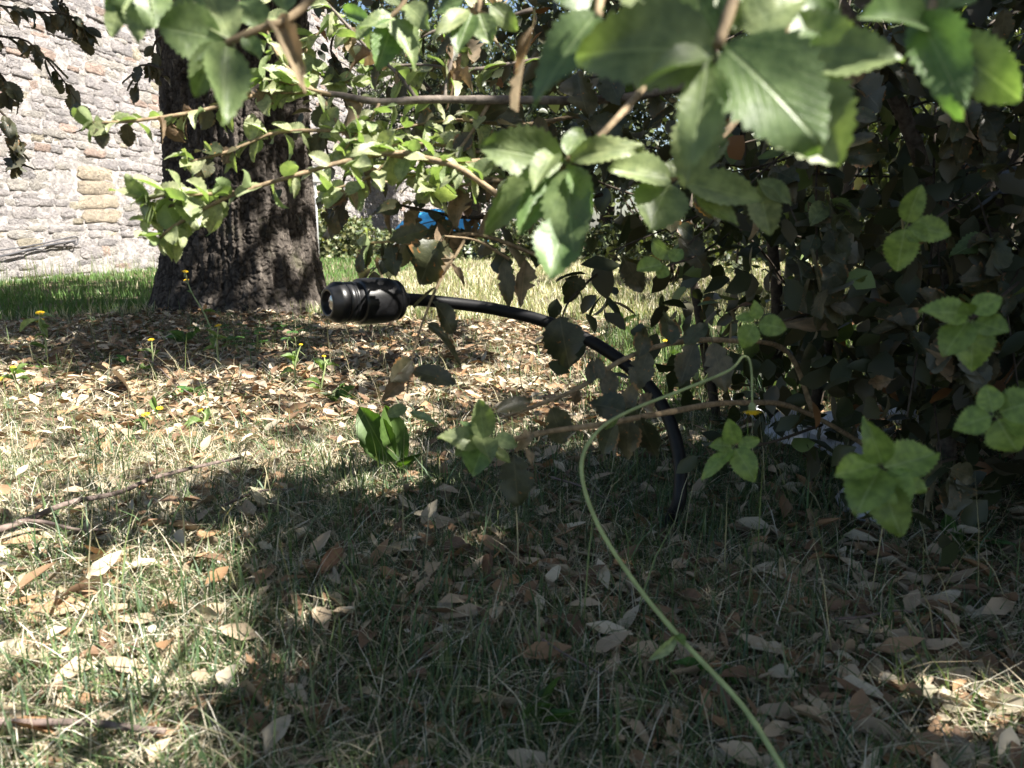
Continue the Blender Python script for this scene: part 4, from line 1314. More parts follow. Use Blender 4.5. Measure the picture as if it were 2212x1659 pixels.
# greener tufts in the clearing behind the pipe
n = 9000
nt = 300
cx = rng.uniform(-0.3, 1.7, nt); cy = rng.uniform(2.0, 3.6, nt); k = cx > 0.20 * cy - .2; cx, cy = cx[k], cy[k]; nt = len(cx)
x = np.repeat(cx, 24) + rng.normal(0, .03, nt * 24); y = np.repeat(cy, 24) + rng.normal(0, .03, nt * 24); n = len(x)
me = blades('tufts', x, y, rng.uniform(.05, .13, n), rng.uniform(.002, .005, n), np.abs(rng.normal(.4, .3, n)), rng.uniform(0, 6.28, n), pick_cols(n, [(.09, .16, .05), (.14, .20, .07), (.22, .24, .11)], [3, 3, 1]))
tag(link('green_tufts', me, M['grass']), 'green grass tufts in the clearing beyond the bent pipe', 'grass', kind='stuff')

# --- leaf litter that nobody could count
def litter_xy(n):
    y = 0.45 + 3.7 * rng.random(n); x = rng.uniform(-1, 1, n) * (0.72 * y + .3)
    dens = np.where((y > 1.7) & (y < 3.9) & (x < 0.4), 1.0, 0.34)
    dens = np.where((x > 0.35 * y) & (y < 2.2), 0.55, dens)
    dens *= np.clip(2.6 * (fbm(x * 3.1, y * 3.1, 91, 3) - 0.12), 0.1, 2)
    k = (rng.random(n) < dens) & (np.hypot(x - TRUNK[0], y - TRUNK[1]) > 0.40)
    return x[k], y[k]


x, y = litter_xy(27000); n = len(x)
z = ground_z(x, y) + rng.uniform(.001, .020, n)
az = rng.uniform(0, 6.28, n); tilt = rng.normal(0, .22, n)
dd = np.stack([np.cos(az) * np.cos(tilt), np.sin(az) * np.cos(tilt), np.sin(tilt)], 1)
nn = np.array([0, 0, 1.0]) + rng.normal(0, .42, (n, 3)); nn[:, 2] = np.abs(nn[:, 2]) + .2
L = rng.uniform(.016, .060, n)
cols = pick_cols(n, [(.38, .30, .21), (.25, .16, .095), (.46, .40, .30), (.15, .095, .06), (.30, .18, .095)], [4, 3, 2.2, 2, 1])
me = leaf_cloud('leaf_litter', np.stack([x, y, z], 1), dd, nn, L, np.minimum(L * rng.uniform(.28, .7, n), .022), cols, rng.uniform(-.3, .5, n), rng.uniform(.1, .9, n))
tag(link('leaf_litter', me, M['litter']), 'carpet of small dry oak leaves over the soil', 'leaves', kind='stuff')
# crumbs of leaf and bark
n = 22000
y = 0.45 + 3.6 * rng.random(n); x = rng.uniform(-1, 1, n) * (0.72 * y + .3); az = rng.uniform(0, 6.28, n)
k = np.hypot(x - TRUNK[0], y - TRUNK[1]) > 0.42; x, y, az = x[k], y[k], az[k]; n = len(x)
dd = np.stack([np.cos(az), np.sin(az), rng.normal(0, .3, n)], 1); nn = np.array([0, 0, 1.0]) + rng.normal(0, .6, (n, 3))
L = rng.uniform(.006, .022, n)
me = leaf_cloud('crumbs', np.stack([x, y, ground_z(x, y) + rng.uniform(.001, .01, n)], 1), dd, nn, L, L * rng.uniform(.2, .6, n), pick_cols(n, [(.36, .28, .2), (.2, .13, .08), (.5, .45, .37), (.12, .08, .05)], [3, 3, 2, 2]), tpl=TPL2, tf=TPL2F)
tag(link('leaf_crumbs', me, M['litter']), 'crumbled bits of dry leaf and bark on the soil', 'leaf crumbs', kind='stuff')

# --- fallen leaves one can pick up
TONES = [((0.40, 0.32, 0.22), 'pale beige flat fallen leaf'), ((0.25, 0.15, 0.085), 'warm brown curling fallen leaf'), ((0.42, 0.38, 0.28), 'whitish grey fallen leaf'),
         ((0.30, 0.175, 0.085), 'orange brown twisted fallen leaf'), ((0.17, 0.10, 0.065), 'dark reddish brown fallen leaf'), ((0.35, 0.26, 0.17), 'toothed tan fallen leaf')]
MARKS = [(GP(*q), lab) for q, lab in (((1450, 1150), 'by the foot of the bent pipe'), ((850, 1010), 'beside the broad dock leaves'), ((535, 800), 'near the clover patch'), ((150, 1125), 'near the long forked stick'), ((200, 1622), 'beside the reddish stick'),
         ((1440, 1400), 'behind the long bent stalk'), ((1740, 945), 'by the crumpled plastic sheet'), ((1860, 1115), 'near the small plastic scrap'), ((1040, 1150), 'in the shade under the pale leaf rosette'), ((330, 910), 'among the yellow hawkweeds'),
         ((1100, 850), 'in the bright litter under the pipe arch'), ((760, 760), 'in the litter below the lens head'), ((1230, 1470), 'around the pale dry twig'), ((560, 1100), 'beside the short bark-brown stick'), ((1150, 1560), 'by the toothed green weed'),
         ((2080, 1190), 'by the weed in the sunny fleck'), ((1870, 1380), 'by the bleached thin twig'), ((600, 1450), 'in the dappled grass between reddish stick and dry twig'), ((640, 1250), 'in the dappled grass behind the reddish stick'), ((1540, 820), 'in the clearing by the green weed clump'))]
WHICH = [0, 1, 2, 3, 4, 5]


def fallen(p, az, L, k, tilt=0.0, roll=0.0, wr=None):
    col, lab = TONES[k]
    d = Vector((math.cos(az) * math.cos(tilt), math.sin(az) * math.cos(tilt), math.sin(tilt)))
    nr = UP + Vector((-math.sin(az), math.cos(az), 0)) * math.tan(roll)
    me = LEAF['fallen'][WHICH[k]]
    o = bpy.data.objects.new('fallen_leaf', me); COL.objects.link(o)
    if not me.materials: me.materials.append(M['fallen'])
    o.matrix_world = leaf_matrix(p, d, nr, L, L * (wr or random.uniform(.3, .42)))
    j = random.uniform(.85, 1.15)
    o.color = (col[0] * j, col[1] * j, col[2] * j, 1)
    lab = lab + ' ' + min(MARKS, key=lambda q: (q[0] - p).length / max(.3, p.y))[1]
    tag(o, lab, 'leaf', lab.replace(' leaf', ' leaves', 1))
    return o


def fallen_px(x0, y0, x1, y1, k, lift=0.012, **kw):
    a = GP(x0, y0); b = GP(x1, y1); a.z += lift; b.z += lift
    d = b - a
    return fallen(a, math.atan2(d.y, d.x), d.length, k, **kw)


# the ones that stand out in the photograph
for q in ((985, 1545, 1155, 1550, 0), (690, 1545, 705, 1620, 1), (1030, 1425, 1085, 1440, 5), (530, 1510, 590, 1580, 3), (170, 1275, 240, 1300, 2), (545, 1360, 590, 1330, 2), (160, 1545, 230, 1530, 1),
          (850, 1190, 905, 1225, 0), (935, 1210, 1010, 1220, 4), (905, 1195, 960, 1180, 5), (1280, 1460, 1380, 1480, 0), (1295, 1480, 1370, 1500, 2), (590, 1080, 560, 1130, 2), (520, 1120, 545, 1140, 2), (700, 1300, 745, 1330, 0),
          (745, 1240, 800, 1260, 2), (865, 1490, 925, 1500, 4), (1060, 1085, 1000, 1070, 4), (1690, 1280, 1745, 1215, 0), (1600, 1210, 1660, 1170, 2), (1780, 1120, 1760, 1190, 0), (1980, 1530, 2035, 1545, 3),
          (1440, 1570, 1520, 1560, 0), (270, 830, 300, 870, 0), (645, 840, 700, 850, 0), (425, 1340, 470, 1350, 1), (240, 1240, 290, 1225, 1), (1870, 1210, 1920, 1225, 4), (2090, 1440, 2030, 1480, 0), (1540, 1520, 1520, 1570, 3)):
    fallen_px(*q, roll=random.uniform(-.3, .3))
cnt = 0
tries = 0
placed = 30
while placed < 296 and tries < 6000:
    tries += 1
    y = 0.60 + 2.5 * random.random() ** 1.4
    x = random.uniform(-1, 1) * (0.68 * y)
    px, py, d = project(np.array([x]), np.array([y]), np.array([0.0]))
    if not (-20 < px[0] < 2230 and 800 < py[0] < 1680): continue
    if y < 1.7 and random.random() > 0.35 + 1.1 * float(fbm(np.array([x * 3]), np.array([y * 3]), 31, 2)[0]) - 0.2: continue
    fallen(Vector((x, y, gz(x, y) + random.uniform(.007, .018))), random.uniform(0, 6.28), random.uniform(.028, .054), random.choices(range(6), (5, 3, 2.5, 1, 3, 3))[0], random.gauss(0, .14), random.gauss(0, .35), random.uniform(.24, .40))
    placed += 1

# --- sticks
def stick(label, pxs, r0, r1, mat='stick', fork=None, lift=0.026):
    pts = [GP(*p) + UP * (lift + r0 * 0.6) for p in pxs]
    if fork:
        o = empty('fallen_stick', pts[0], label, 'stick')
        link('shaft', tube_mesh('shaft', catmull(pts, 6), r0, r1, 7, .22, pts[0]), M[mat], o)
        fp = [GP(*p) + UP * (lift + r0 * 0.6) for p in fork]
        link('side_twig', tube_mesh('side_twig', catmull(fp, 6), r0 * .7, r1 * .6, 6, .2, pts[0]), M[mat], o)
    else:
        o = link('fallen_stick', tube_mesh('fallen_stick', catmull(pts, 6), r0, r1, 7, .22, pts[0]), M[mat], None, pts[0])
        tag(o, label, 'stick')
    return o


stick('long forked grey stick lying across the sunny straw', [(-40, 1200), (60, 1165), (150, 1125), (260, 1100), (330, 1068), (430, 1040), (520, 1020)], .0050, .0028, fork=[(60, 1165), (110, 1170), (170, 1185), (240, 1185)])
stick('straight reddish stick lying in the near grass', [(-30, 1622), (100, 1622), (200, 1622), (290, 1635), (362, 1642)], .0034, .0030)
stick('thin brown twig lying in the shade below the sapling branch', [(1190, 1062), (1260, 1085), (1340, 1130)], .0025, .001)
stick('bleached thin twig lying among shaded leaves', [(1800, 1385), (1860, 1380), (1930, 1365), (1970, 1370)], .002, .001)
stick('pale dry twig lying near the whitish leaf in the shade', [(1170, 1430), (1230, 1470), (1300, 1510)], .0016, .001)
stick('slender grey twig on the litter by the trunk', [(280, 790), (330, 800), (370, 840), (420, 880)], .003, .0018)
stick('short bark-brown stick on the litter left of the lens head', [(480, 1130), (560, 1095), (640, 1090)], .0026, .0016)

# ================================================================== WEEDS
def weed_mesh(name, teeth, curl, fold, seed, rows=12, power=.9, peak=1.0):
    return leaf_mesh(name, rows, teeth, curl, fold, .05, power, peak, 0.05, .15, seed)


WEED = [weed_mesh('weed_leaf', .06, .3, .35, 61), weed_mesh('weed_leaf', .1, .6, .3, 62), weed_mesh('weed_leaf', .04, .1, .4, 63)]
petals = []
V = []; F = []
for ring, (nr, r1, zz_) in enumerate(((14, 1.0, .25), (10, .7, .4), (6, .4, .5))):
    for k in range(nr):
        a = 2 * math.pi * k / nr + ring * .2; b = len(V)
        c, s = math.cos(a), math.sin(a)
        for (rr, ww, z) in ((.12, .06, 0), (.12, -.06, 0), (r1, -.11, zz_), (r1, .11, zz_)):
            V.append((c * rr - s * ww, s * rr + c * ww, z))
        F.append((b, b + 1, b + 2, b + 3))
FLOWER = poly_mesh('petals', V, F, False); FLOWER.materials.append(M['petal'])
CUP = lathe_mesh('cup', [(.02, -.75), (.25, -.65), (.42, -.35), (.40, 0.0), (.30, .15), (.05, .18)], 12); CUP.materials.append(M['bud'])


def flower_head(parent, off, d, r, open_=True):
    q = d.normalized().to_track_quat('Z', 'Y')
    o = link('flower_head' if open_ else 'bud', CUP, None, parent); o.location = off; o.rotation_mode = 'QUATERNION'; o.rotation_quaternion = q; o.scale = (r, r, r * 1.1)
    if open_:
        f = link('petals', FLOWER, None, o)
    return o


def hawkweed(pbase, ptop, label, leaves=5, head=.007, nheads=1, hgt=None):
    b = GP(*pbase)
    t_ = P(ptop[0], ptop[1], (b.y * CP - (b.z - CAM_Z) * SP))
    root = empty('hawkweed', b, label, 'wildflower', None)
    path = catmull([b - UP * .01, b.lerp(t_, .4) + Vector((random.uniform(-.01, .01), 0, 0)), b.lerp(t_, .75) + Vector((random.uniform(-.012, .012), 0, 0)), t_], 5)
    link('stem', tube_mesh('stem', path, .0034, .0020, 6, .1, b), M['stalk'], root)
    H = (t_ - b).length
    for k in range(leaves):
        f = random.uniform(.0, .75) if k else .02
        p = path[int(f * (len(path) - 1))]
        an = random.uniform(0, 6.28); d = Vector((math.cos(an), math.sin(an) * .6, random.uniform(-.1, .9)))
        add_leaf(root, b, p, d, UP + rvec() * .4, random.uniform(.035, .07) * (1.2 if f < .3 else .9), 'young', .30, random.choice(WEED), (.14, .21, .075, 1), 'weed')
    for k in range(nheads):
        tip = t_ if k == 0 else t_ + Vector((random.uniform(-.03, .03), random.uniform(-.02, .02), random.uniform(-.035, -.005)))
        if k:
            link('side_stem', tube_mesh('side_stem', [path[-4], path[-4].lerp(tip, .6) + rvec() * .002, tip], .0012, .001, 5, 0, b), M['stalk'], root)
        flower_head(root, tip - b, Vector((random.uniform(-.3, .3), -.3, 1)), head, k < max(1, nheads - 1))
    return root


hw = hawkweed((97, 775), (88, 678), 'pale hawkweed with a long drooping leaf beside the shaded lawn', 6, .016, 3)
dh = (hw.location.y * CP - (hw.location.z - CAM_Z) * SP)
for (bx, by, tx, ty, w) in ((86, 690, 33, 708, 16), (88, 688, 100, 722, 13), (90, 684, 112, 678, 10)):
    p0 = P(bx, by, dh); d = P(tx, ty, dh - .03) - p0
    add_leaf(hw, hw.location, p0, d, Vector((.2, -.6, .7)), d.length, 'young', .26, WEED[0], (.26, .32, .17, 1), 'weed')
hawkweed((45, 850), (28, 795), 'bushy hawkweed in bud at the edge of the sunny straw', 6, .009, 3)
hawkweed((470, 752), (400, 588), 'tall orange-yellow hawkweed standing against the oak bark', 5, .012, 3)
hawkweed((326, 800), (327, 735), 'short hawkweed with one yellow head in the brown litter', 4, .010, 1)
hawkweed((478, 800), (472, 705), 'hawkweed with an open orange-yellow head before the clover', 5, .012, 2)
hawkweed((318, 930), (316, 897), 'low bright yellow hawkweed flower in the sunny straw', 3, .010, 1)
hawkweed((348, 925), (345, 883), 'small yellow hawkweed flower leaning over in the straw', 3, .008, 1)
hawkweed((437, 925), (434, 888), 'half-open yellow hawkweed beside a dry leaf in the straw', 3, .008, 1)
hawkweed((1440, 800), (1438, 737), 'yellow hawkweed flowering beyond the bent pipe', 4, .010, 1)
hawkweed((640, 830), (650, 745), 'leafy hawkweed with no open head beside the clover', 7, .006, 2)
hawkweed((690, 850), (700, 770), 'budding hawkweed in the litter below the lens head', 6, .006, 2)

# broad dock leaves
b = GP(852, 1012)
dock = empty('dock_plant', b, 'two broad upright green dock leaves growing in the shaded grass', 'plant')
DK = [leaf_mesh('dock_leaf', 16, .05, .08, .35, .05, .75, 1.15, .06, .1, 71), leaf_mesh('dock_leaf', 16, .05, -.1, .4, .06, .8, 1.1, .06, -.2, 72)]
for (bx, by, tx, ty, w, k, dz) in ((850, 1012, 778, 878, 74, 0, 0), (872, 1008, 832, 876, 56, 1, .02), (860, 1012, 905, 985, 24, 0, -.05)):
    p0 = P(bx, by, 1.49); p1 = P(tx, ty, 1.46 + dz)
    d = p1 - p0
    add_leaf(dock, b, p0, d, Vector((.15, -1, .35)), d.length, 'young', w / FPX * 1.48 / d.length, DK[k], (.065, .115, .03, 1), 'weed')

# clover patch at the foot of the trunk
c0 = GP(535, 752)
clover = empty('clover_patch', c0, 'patch of small round green clover leaves at the foot of the oak', 'clover')
CL = leaf_mesh('clover_leaflet', 6, 0, .1, .3, .02, .55, .95, .1, 0, 81, 1)
for k in range(46):
    x = c0.x + random.gauss(0, .13); y = c0.y + random.gauss(0, .12); hh = random.uniform(.03, .085)
    bz = gz(x, y)
    top = Vector((x + random.uniform(-.02, .02), y + random.uniform(-.02, .02), bz + hh))
    st = link('stalk', tube_mesh('stalk', [Vector((x, y, bz - .005)), Vector((x, y, bz + hh * .6)), top], .0012, .0009, 4, 0, c0), M['stalk'], clover)
    a0 = random.random() * 6
    for q in range(3):
        an = a0 + q * 2.09
        add_leaf(st, c0, top, Vector((math.cos(an), math.sin(an), random.uniform(-.1, .3))), UP + rvec() * .25, random.uniform(.018, .028), 'young', .95, CL, (.07, .15, .045, 1), 'weed')

# broad leaf weed tufts
for (px, py, nl, sz, lab) in ((405, 745, 6, (.06, .13), 'upright broadleaf weed standing in front of the oak root'), (270, 790, 6, (.04, .08), 'dark green rosette weed in the litter beside the lawn'), (90, 800, 8, (.04, .07), 'leafy green weed clump below the pale hawkweed'),
                         (730, 870, 7, (.04, .08), 'green weed tuft in the litter under the lens head'), (1345, 700, 7, (.05, .10), 'narrow-leaved weed in the dry lawn beyond the pipe'), (1530, 800, 9, (.05, .10), 'bright green weed clump in the clearing beside the dark stems'),
                         (1640, 830, 8, (.05, .09), 'green weed clump behind the white plastic sheet'), (420, 860, 7, (.03, .06), 'low weed among curled leaves in the straw'), (1150, 1560, 7, (.03, .06), 'toothed green weed in the near shaded grass'), (1560, 1480, 5, (.03, .05), 'small green weed beside the long stalk'),
                         (2080, 1190, 7, (.04, .07), 'green weed in a sunny fleck beyond the rosette')):
    b = GP(px, py)
    w = empty('broadleaf_weed', b, lab, 'weed')
    for k in range(nl):
        an = random.uniform(0, 6.28); d = Vector((math.cos(an), math.sin(an), random.uniform(.3, 1.8)))
        add_leaf(w, b, b + Vector((random.uniform(-.01, .01), random.uniform(-.01, .01), -.004)), d, UP - d * .4 + rvec() * .3, random.uniform(*sz), 'young', random.uniform(.22, .36), random.choice(WEED), (.08 * random.uniform(.8, 1.3), .15 * random.uniform(.8, 1.2), .045, 1), 'weed')

# the long bent flower stalk in front
sb = Vector((0.245, 0.50, 0)); sb.z = gz(sb.x, sb.y)
st = empty('flower_stalk', sb, 'long bent pale green flower stalk with a nodding bud', 'flower stalk')
pts = [sb - UP * .01, P(1690, 1659, .60), P(1600, 1520, .62), P(1480, 1390, .64), P(1380, 1270, .66), P(1290, 1130, .68), P(1256, 1010, .70), P(1288, 935, .72), P(1360, 888, .74), P(1480, 840, .76), P(1575, 800, .78), P(1606, 770, .785), P(1622, 790, .785), P(1625, 870, .785)]
path = catmull(pts, 8)
link('stem', tube_mesh('stem', path, .0026, .0010, 9, .16, sb), M['stalk'], st)
flower_head(st, P(1625, 885, .785) - sb, Vector((.05, -.1, -1)), .0095, True)
p0 = P(1462, 1370, .642)
add_leaf(st, sb, p0, P(1425, 1425, .63) - p0, Vector((.2, -1, .4)), .030, 'young', .36, WEED[1], (.34, .40, .24, 1), 'weed')
add_leaf(st, sb, p0, P(1480, 1392, .63) - p0, Vector((.2, -1, .4)), .012, 'young', .7, WEED[0], (.16, .24, .07, 1), 'weed')
p0 = P(1335, 905, .735)
add_leaf(st, sb, p0, P(1300, 935, .73) - p0, Vector((.2, -1, .4)), .016, 'young', .3, WEED[0], (.2, .27, .1, 1), 'weed')

# ================================================================== LITTERED PLASTIC SHEET
def sheet(px0, py0, px1, py1, label, n=22, seed=0, hgt=.03):
    c = GP((px0 + px1) / 2, (py0 + py1) / 2)
    a = GP(px0, py1); b = GP(px1, py1); dep = (GP(px0, py0) - a).length; wid = (b - a).length
    V = []; F = []
    for j in range(n):
        for i in range(n):
            u = i / (n - 1) - .5; v = j / (n - 1) - .5
            x = u * wid * (1 + .12 * math.sin(5 * v + seed)); y = v * dep * (1 + .15 * math.sin(7 * u + seed))
            hh = abs(float(fbm(np.array([u * 2.6 + seed * 7]), np.array([v * 2.6]), 300 + seed, 2)[0]) - .45) * hgt * 5 * (1.15 - 1.6 * max(abs(u), abs(v)))
            V.append((x, y, max(0.004, hh + .006) + gz(c.x + x, c.y + y) - c.z))
    for j in range(n - 1):
        for i in range(n - 1):
            k = j * n + i; F.append((k, k + 1, k + n + 1, k + n))
    me = poly_mesh('plastic_sheet', V, F, False)
    o = link('plastic_sheet', me, M['plastic_sheet'], None, c)
    return tag(o, label, 'plastic sheet')


sheet(1640, 890, 1840, 1000, 'crumpled white plastic sheet half hidden below the dark shrub', 22, 1, .05)
sheet(1820, 1085, 1905, 1140, 'small white plastic scrap below the big leaf rosette', 12, 2, .03)
sheet(1880, 880, 2000, 915, 'flat white plastic piece farther back under the shrub', 12, 3, .02)
sheet(1590, 868, 1680, 900, 'creased white plastic scrap next to the dark stems', 12, 4, .02)

# ================================================================== BACKGROUND
# --- hedge along the wall foot and across
def leaf_volume(name, pts, L, cols, parent, sun_bias=.8, ratio=.55, tpl=TPL2, tf=TPL2F, lab=None):
    n = len(pts)
    me = leaf_cloud(name, pts, rand_dirs(n) + np.array([0, 0, -.2]), rand_dirs(n) + np.array([.3, -.5, sun_bias]), L, L * ratio, cols, .15, .25, tpl, tf)
    return tag(link(name, me, M['foliage'], parent), lab, kind='stuff')


HEDGE = [((-3.75, 13.6), (-2.4, 13.4), .62, 'ivy hedge growing at the foot of the stone wall'), ((-2.3, 13.4), (-0.2, 12.9), .42, 'low green hedge before the blue tarpaulin'), ((-0.1, 12.9), (2.6, 12.4), .55, 'green hedge at the end of the dry lawn'), ((2.7, 12.3), (7.5, 11.2), 1.1, 'taller hedge seen through the dark shrub')]
for (a, b, hh, lab) in HEDGE:
    th_ = empty('hedge', ((a[0] + b[0]) / 2, (a[1] + b[1]) / 2, 0), lab, 'hedge')
    n = int(3600 * math.hypot(b[0] - a[0], b[1] - a[1]) / 2)
    t_ = rng.random(n); off = rng.normal(0, .28, n)
    hx = a[0] + (b[0] - a[0]) * t_; hy = a[1] + (b[1] - a[1]) * t_ + off
    top = hh * (0.65 + .6 * fbm(hx * 1.3, hx * 0 + 5, 61, 3)) * np.clip(1.1 - (off / .62) ** 2, .1, 1)
    hz_ = top * rng.random(n) ** .6
    pts = np.stack([hx - th_.location.x, hy - th_.location.y, hz_ + .02], 1)
    leaf_volume('foliage', pts, rng.uniform(.06, .11, n), pick_cols(n, [(.085, .115, .05), (.15, .17, .085), (.20, .20, .10), (.05, .07, .035)], [4, 3, 2, 2]), th_, ratio=.7)
    for k in range(6):
        q = random.random(); bx = a[0] + (b[0] - a[0]) * q - th_.location.x; by = a[1] + (b[1] - a[1]) * q - th_.location.y
        link('stem', tube_mesh('stem', [Vector((bx, by, -.02)), Vector((bx + .05, by, hh * .4)), Vector((bx + random.uniform(-.2, .2), by, hh * .8))], .012, .005, 5), M['dark_twig'], th_)
# ivy climbing the wall
iv = empty('wall_ivy', wall_pt(10.2, 0, .1), 'yellow-green ivy climbing the lower stone wall right of the trunk', 'ivy')
n = 3000
s_ = rng.normal(10.3, .8, n); hh_ = np.abs(rng.normal(0, .45, n)); o_ = rng.uniform(.06, .22, n)
W0a, WTa, WNa = np.array(W0), np.array(WT), np.array(WNn)
pts = W0a + WTa * s_[:, None] + WNa * (o_ - BATTER * hh_)[:, None] + np.array([0, 0, 1.0]) * (hh_ + .03)[:, None]
leaf_volume('foliage', pts - np.array(iv.location), rng.uniform(.05, .09, n), pick_cols(n, [(.16, .19, .06), (.10, .13, .05), (.22, .22, .09)], [3, 2, 2]), iv, ratio=.8)
link('stem', tube_mesh('stem', [Vector((0, 0, 0)), Vector((.02, .1, .4)), Vector((.0, .3, .9))], .012, .005, 5), M['dark_twig'], iv)

# tarpaulin behind the hedge
tb = empty('blue_tarpaulin', (-1.45, 15.6, 0), 'bright blue tarpaulin heap showing above the hedge by the wall', 'tarpaulin')
V = []; F = []; n = 26
for j in range(n):
    for i in range(n):
        u = i / (n - 1) * 2 - 1; v = j / (n - 1) * 2 - 1
        hh = .74 * max(0, 1 - max(abs(u) ** 3, abs(v) ** 3)) * (0.75 + .5 * float(fbm(np.array([u * 1.6]), np.array([v * 1.6]), 402, 3)[0])) + .05 * float(vnoise(np.array([u * 7]), np.array([v * 7]), 5)[0])
        V.append((u * 1.1, v * .8, hh))
for j in range(n - 1):
    for i in range(n - 1):
        k = j * n + i; F.append((k, k + 1, k + n + 1, k + n))
link('sheet', poly_mesh('sheet', V, F, False), M['tarp'], tb)
r_ = catmull([Vector((-.9, -.78, .1)), Vector((-.3, -.6, .58)), Vector((.4, -.5, .62)), Vector((.9, -.7, .1))], 8)
link('rope', tube_mesh('rope', r_, .012, .012, 6), M['cable'], tb)

# boulder in the hedge
V = []; F = []
b0 = Vector((-1.55, 12.6, 0))
for j in range(9):
    for i in range(16):
        a = 2 * math.pi * i / 16; e = math.pi * j / 8
        r = 1 + .25 * (float(fbm(np.array([math.cos(a) * math.sin(e) * 1.5 + 9]), np.array([math.sin(a) * math.sin(e) * 1.5 + math.cos(e)]), 500, 3)[0]) - .5) * 2
        V.append((.42 * r * math.sin(e) * math.cos(a), .3 * r * math.sin(e) * math.sin(a), .16 + .24 * r * math.cos(e)))
for j in range(8):
    for i in range(16):
        i2 = (i + 1) % 16; F.append((j * 16 + i, j * 16 + i2, (j + 1) * 16 + i2, (j + 1) * 16 + i))
bo = link('boulder', poly_mesh('boulder', V, F, False), M['boulder'], None, b0)
tag(bo, 'grey boulder lying at the foot of the low hedge', 'boulder')

# floodlight on a post by the wall
fb = G(684, 548); fb = Vector((fb.x, fb.y, 0)); sc_d = 12.6
fb = P(686, 520, sc_d); fb.z = 0
lamp = empty('floodlight', fb, 'small white floodlight on a grey post before the stone wall', 'floodlight')
topz = P(690, 398, sc_d).z
link('post', tube_mesh('post', [Vector((0, 0, -.05)), Vector((0, 0, topz * .5)), Vector((0.01, 0, topz))], .022, .02, 10), M['metal_grey'], lamp)
def boxm(name, sx, sy, sz, bev=.0):
    V = [(x * sx, y * sy, z * sz) for x in (-.5, .5) for y in (-.5, .5) for z in (-.5, .5)]
    F = [(0, 1, 3, 2), (4, 6, 7, 5), (0, 4, 5, 1), (2, 3, 7, 6), (0, 2, 6, 4), (1, 5, 7, 3)]
    me = poly_mesh(name, V, F, False)
    return me
hz0 = topz + .13
hd = link('lamp_housing', boxm('lamp_housing', .30, .10, .24), M['metal_grey'], lamp); hd.location = (.06, 0, hz0); hd.rotation_euler = (.25, 0, .2)
gl = link('glass', boxm('glass', .25, .012, .19), M['lamp_glass'], hd); gl.location = (0, -.054, 0)
link('bracket', tube_mesh('bracket', [Vector((0, 0, topz - .02)), Vector((.03, -.0, topz + .06)), Vector((.06, 0, topz + .1))], .012, .012, 8), M['metal_grey'], lamp)

# --- trees and bushes behind
def crown_points(n, c, r, nclump, seed):
    rg = np.random.default_rng(seed)
    cc = unit(rg.normal(size=(nclump, 3))) * rg.random((nclump, 1)) ** .45 * np.array(r)
    k = rg.integers(0, nclump, n)
    p = cc[k] + rg.normal(0, 1, (n, 3)) * (np.array(r) * .16)
    return p + np.array(c)


BT = [((-0.9, 17.5), 3.2, (2.2, 1.6, 2.0), 12000, 'dark evergreen tree standing beyond the hedge by the wall end'), ((1.6, 14.0), 2.9, (2.0, 1.6, 2.4), 12000, 'dense dark tree behind the green hedge'),
      ((4.6, 12.5), 2.6, (2.3, 1.8, 2.5), 13000, 'broad dark tree seen in gaps of the shrub'), ((8.0, 12.5), 3.0, (2.6, 2, 3), 11000, 'dark tree behind the taller hedge'), ((-3.4, 21.5), 5.2, (2.4, 2.0, 2.2), 9000, 'tall dark tree topping the far stone wall'),
      ((0.6, 24), 4.5, (3.5, 2, 3.5), 11000, 'distant grey-green tree beyond the lawn')]
for k, ((x, y), zc, r, n, lab) in enumerate(BT):
    th_ = empty('background_tree', (x, y, 0), lab, 'tree')
    link('trunk', tube_mesh('trunk', catmull([Vector((0, 0, -.1)), Vector((.1, 0, zc * .4)), Vector((-.05, .05, zc)), Vector((.1, 0, zc + r[2] * .7))], 5), .16, .04, 9, .1), M['dark_twig'], th_)
    for q in range(6):
        a = random.uniform(0, 6.28)
        link('limb', tube_mesh('limb', [Vector((.05, 0, zc * .6 + q * .2)), Vector((math.cos(a) * r[0] * .4, math.sin(a) * r[1] * .4, zc)), Vector((math.cos(a) * r[0] * .8, math.sin(a) * r[1] * .8, zc + r[2] * .3))], .05, .015, 6), M['dark_twig'], th_)
    pts = crown_points(n, (0, 0, zc), r, 70, 900 + k); pts = pts[pts[:, 2] > .35]; n = len(pts)
    leaf_volume('crown', pts, rng.uniform(.10, .17, n), pick_cols(n, [(.035, .05, .022), (.055, .07, .03), (.09, .11, .045)], [4, 3, 1]), th_, .5, .5)

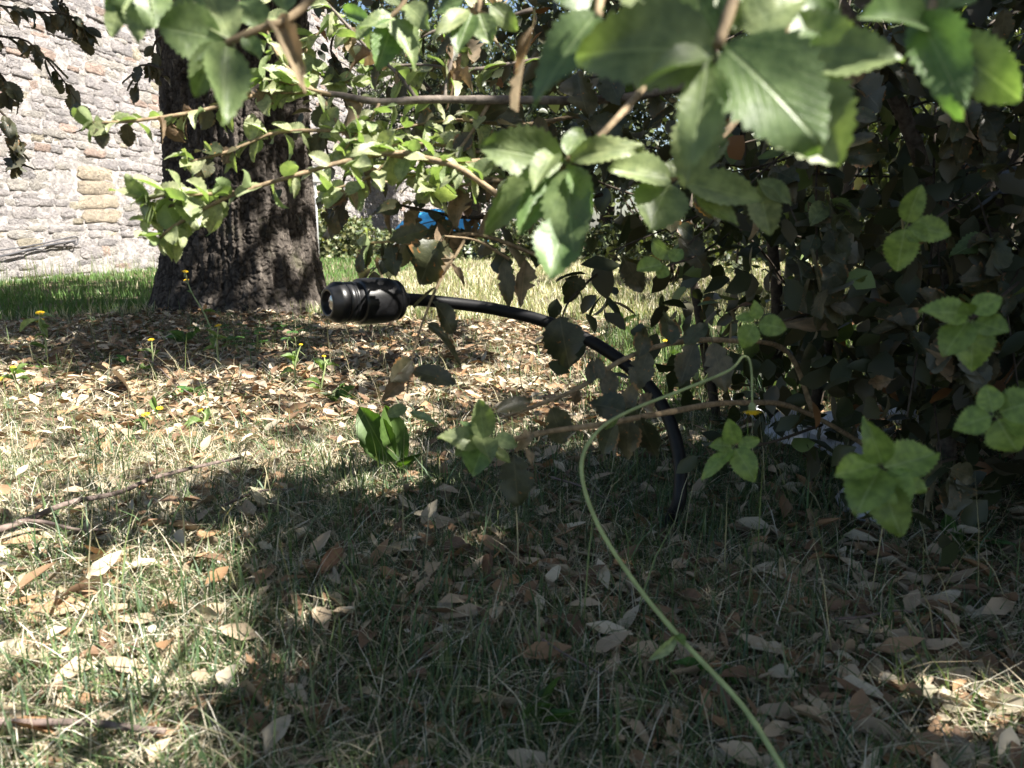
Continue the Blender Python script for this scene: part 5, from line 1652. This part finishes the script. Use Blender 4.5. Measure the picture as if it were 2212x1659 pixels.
thick = empty('oak_shrub', (2.35, 0.9, 0), 'tall dense oak shrub added on the right to shade the ground', 'shrub')  # shrub added beside the camera to darken the right with its shade
for q in range(7):
    a = random.uniform(0, 6.28)
    link('stem', tube_mesh('stem', [Vector((math.cos(a) * .15, math.sin(a) * .15, -.05)), Vector((math.cos(a) * .4, math.sin(a) * .5, .8)), Vector((math.cos(a) * .8, math.sin(a) * 1.1, 2.2))], .03, .008, 7), M['dark_twig'], thick)
pts = crown_points(34000, (2.35, 0.9, 1.5), (1.2, 2.2, 1.35), 90, 990)
ip, jp, dp = project(pts[:, 0], pts[:, 1], pts[:, 2])
k = (pts[:, 2] > .05) & (np.hypot(pts[:, 0], pts[:, 1]) > .9) & ~((dp > 0) & (dp < 1.3) & (ip < 2330) & (ip > -100))
k &= shaded_keep(pts[:, 0], pts[:, 1], pts[:, 2])
pts = pts[k] - np.array([2.35, .9, 0]); n = len(pts)
leaf_volume('foliage', pts, rng.uniform(.045, .075, n), pick_cols(n, [(.042, .055, .025), (.065, .075, .035), (.12, .16, .06)], [5, 3, .6]), thick, .6, .55)

BB = [((2.2, 4.6), (.9, .8, .9), 5200, 'dark bush behind the shrub at the end of the clearing'), ((3.6, 5.2), (1.1, 1.0, 1.4), 6000, 'dense dark bush filling the far right behind the shrub'), ((3.3, 3.4), (.8, .8, 1.3), 5200, 'dark bush close behind the right side of the shrub'),
      ((1.4, 6.8), (.8, .7, .7), 3500, 'leafy bush on the dry lawn behind the dark stems'), ((5.0, 7.5), (1.6, 1.2, 1.6), 6000, 'big bush standing right of the clearing')]
for k, ((x, y), r, n, lab) in enumerate(BB):
    th_ = empty('background_bush', (x, y, 0), lab, 'bush')
    zc = r[2] * .95
    for q in range(5):
        a = random.uniform(0, 6.28)
        link('stem', tube_mesh('stem', [Vector((0, 0, -.05)), Vector((math.cos(a) * r[0] * .25, math.sin(a) * r[1] * .25, zc * .5)), Vector((math.cos(a) * r[0] * .6, math.sin(a) * r[1] * .6, zc * 1.2))], .022, .007, 6), M['dark_twig'], th_)
    pts = crown_points(n, (0, 0, zc), r, 45, 950 + k); pts = pts[pts[:, 2] > .12]; n = len(pts)
    leaf_volume('foliage', pts, rng.uniform(.05, .085, n), pick_cols(n, [(.045, .06, .026), (.07, .085, .035), (.14, .17, .06)], [4, 3, 1]), th_, .5, .55)
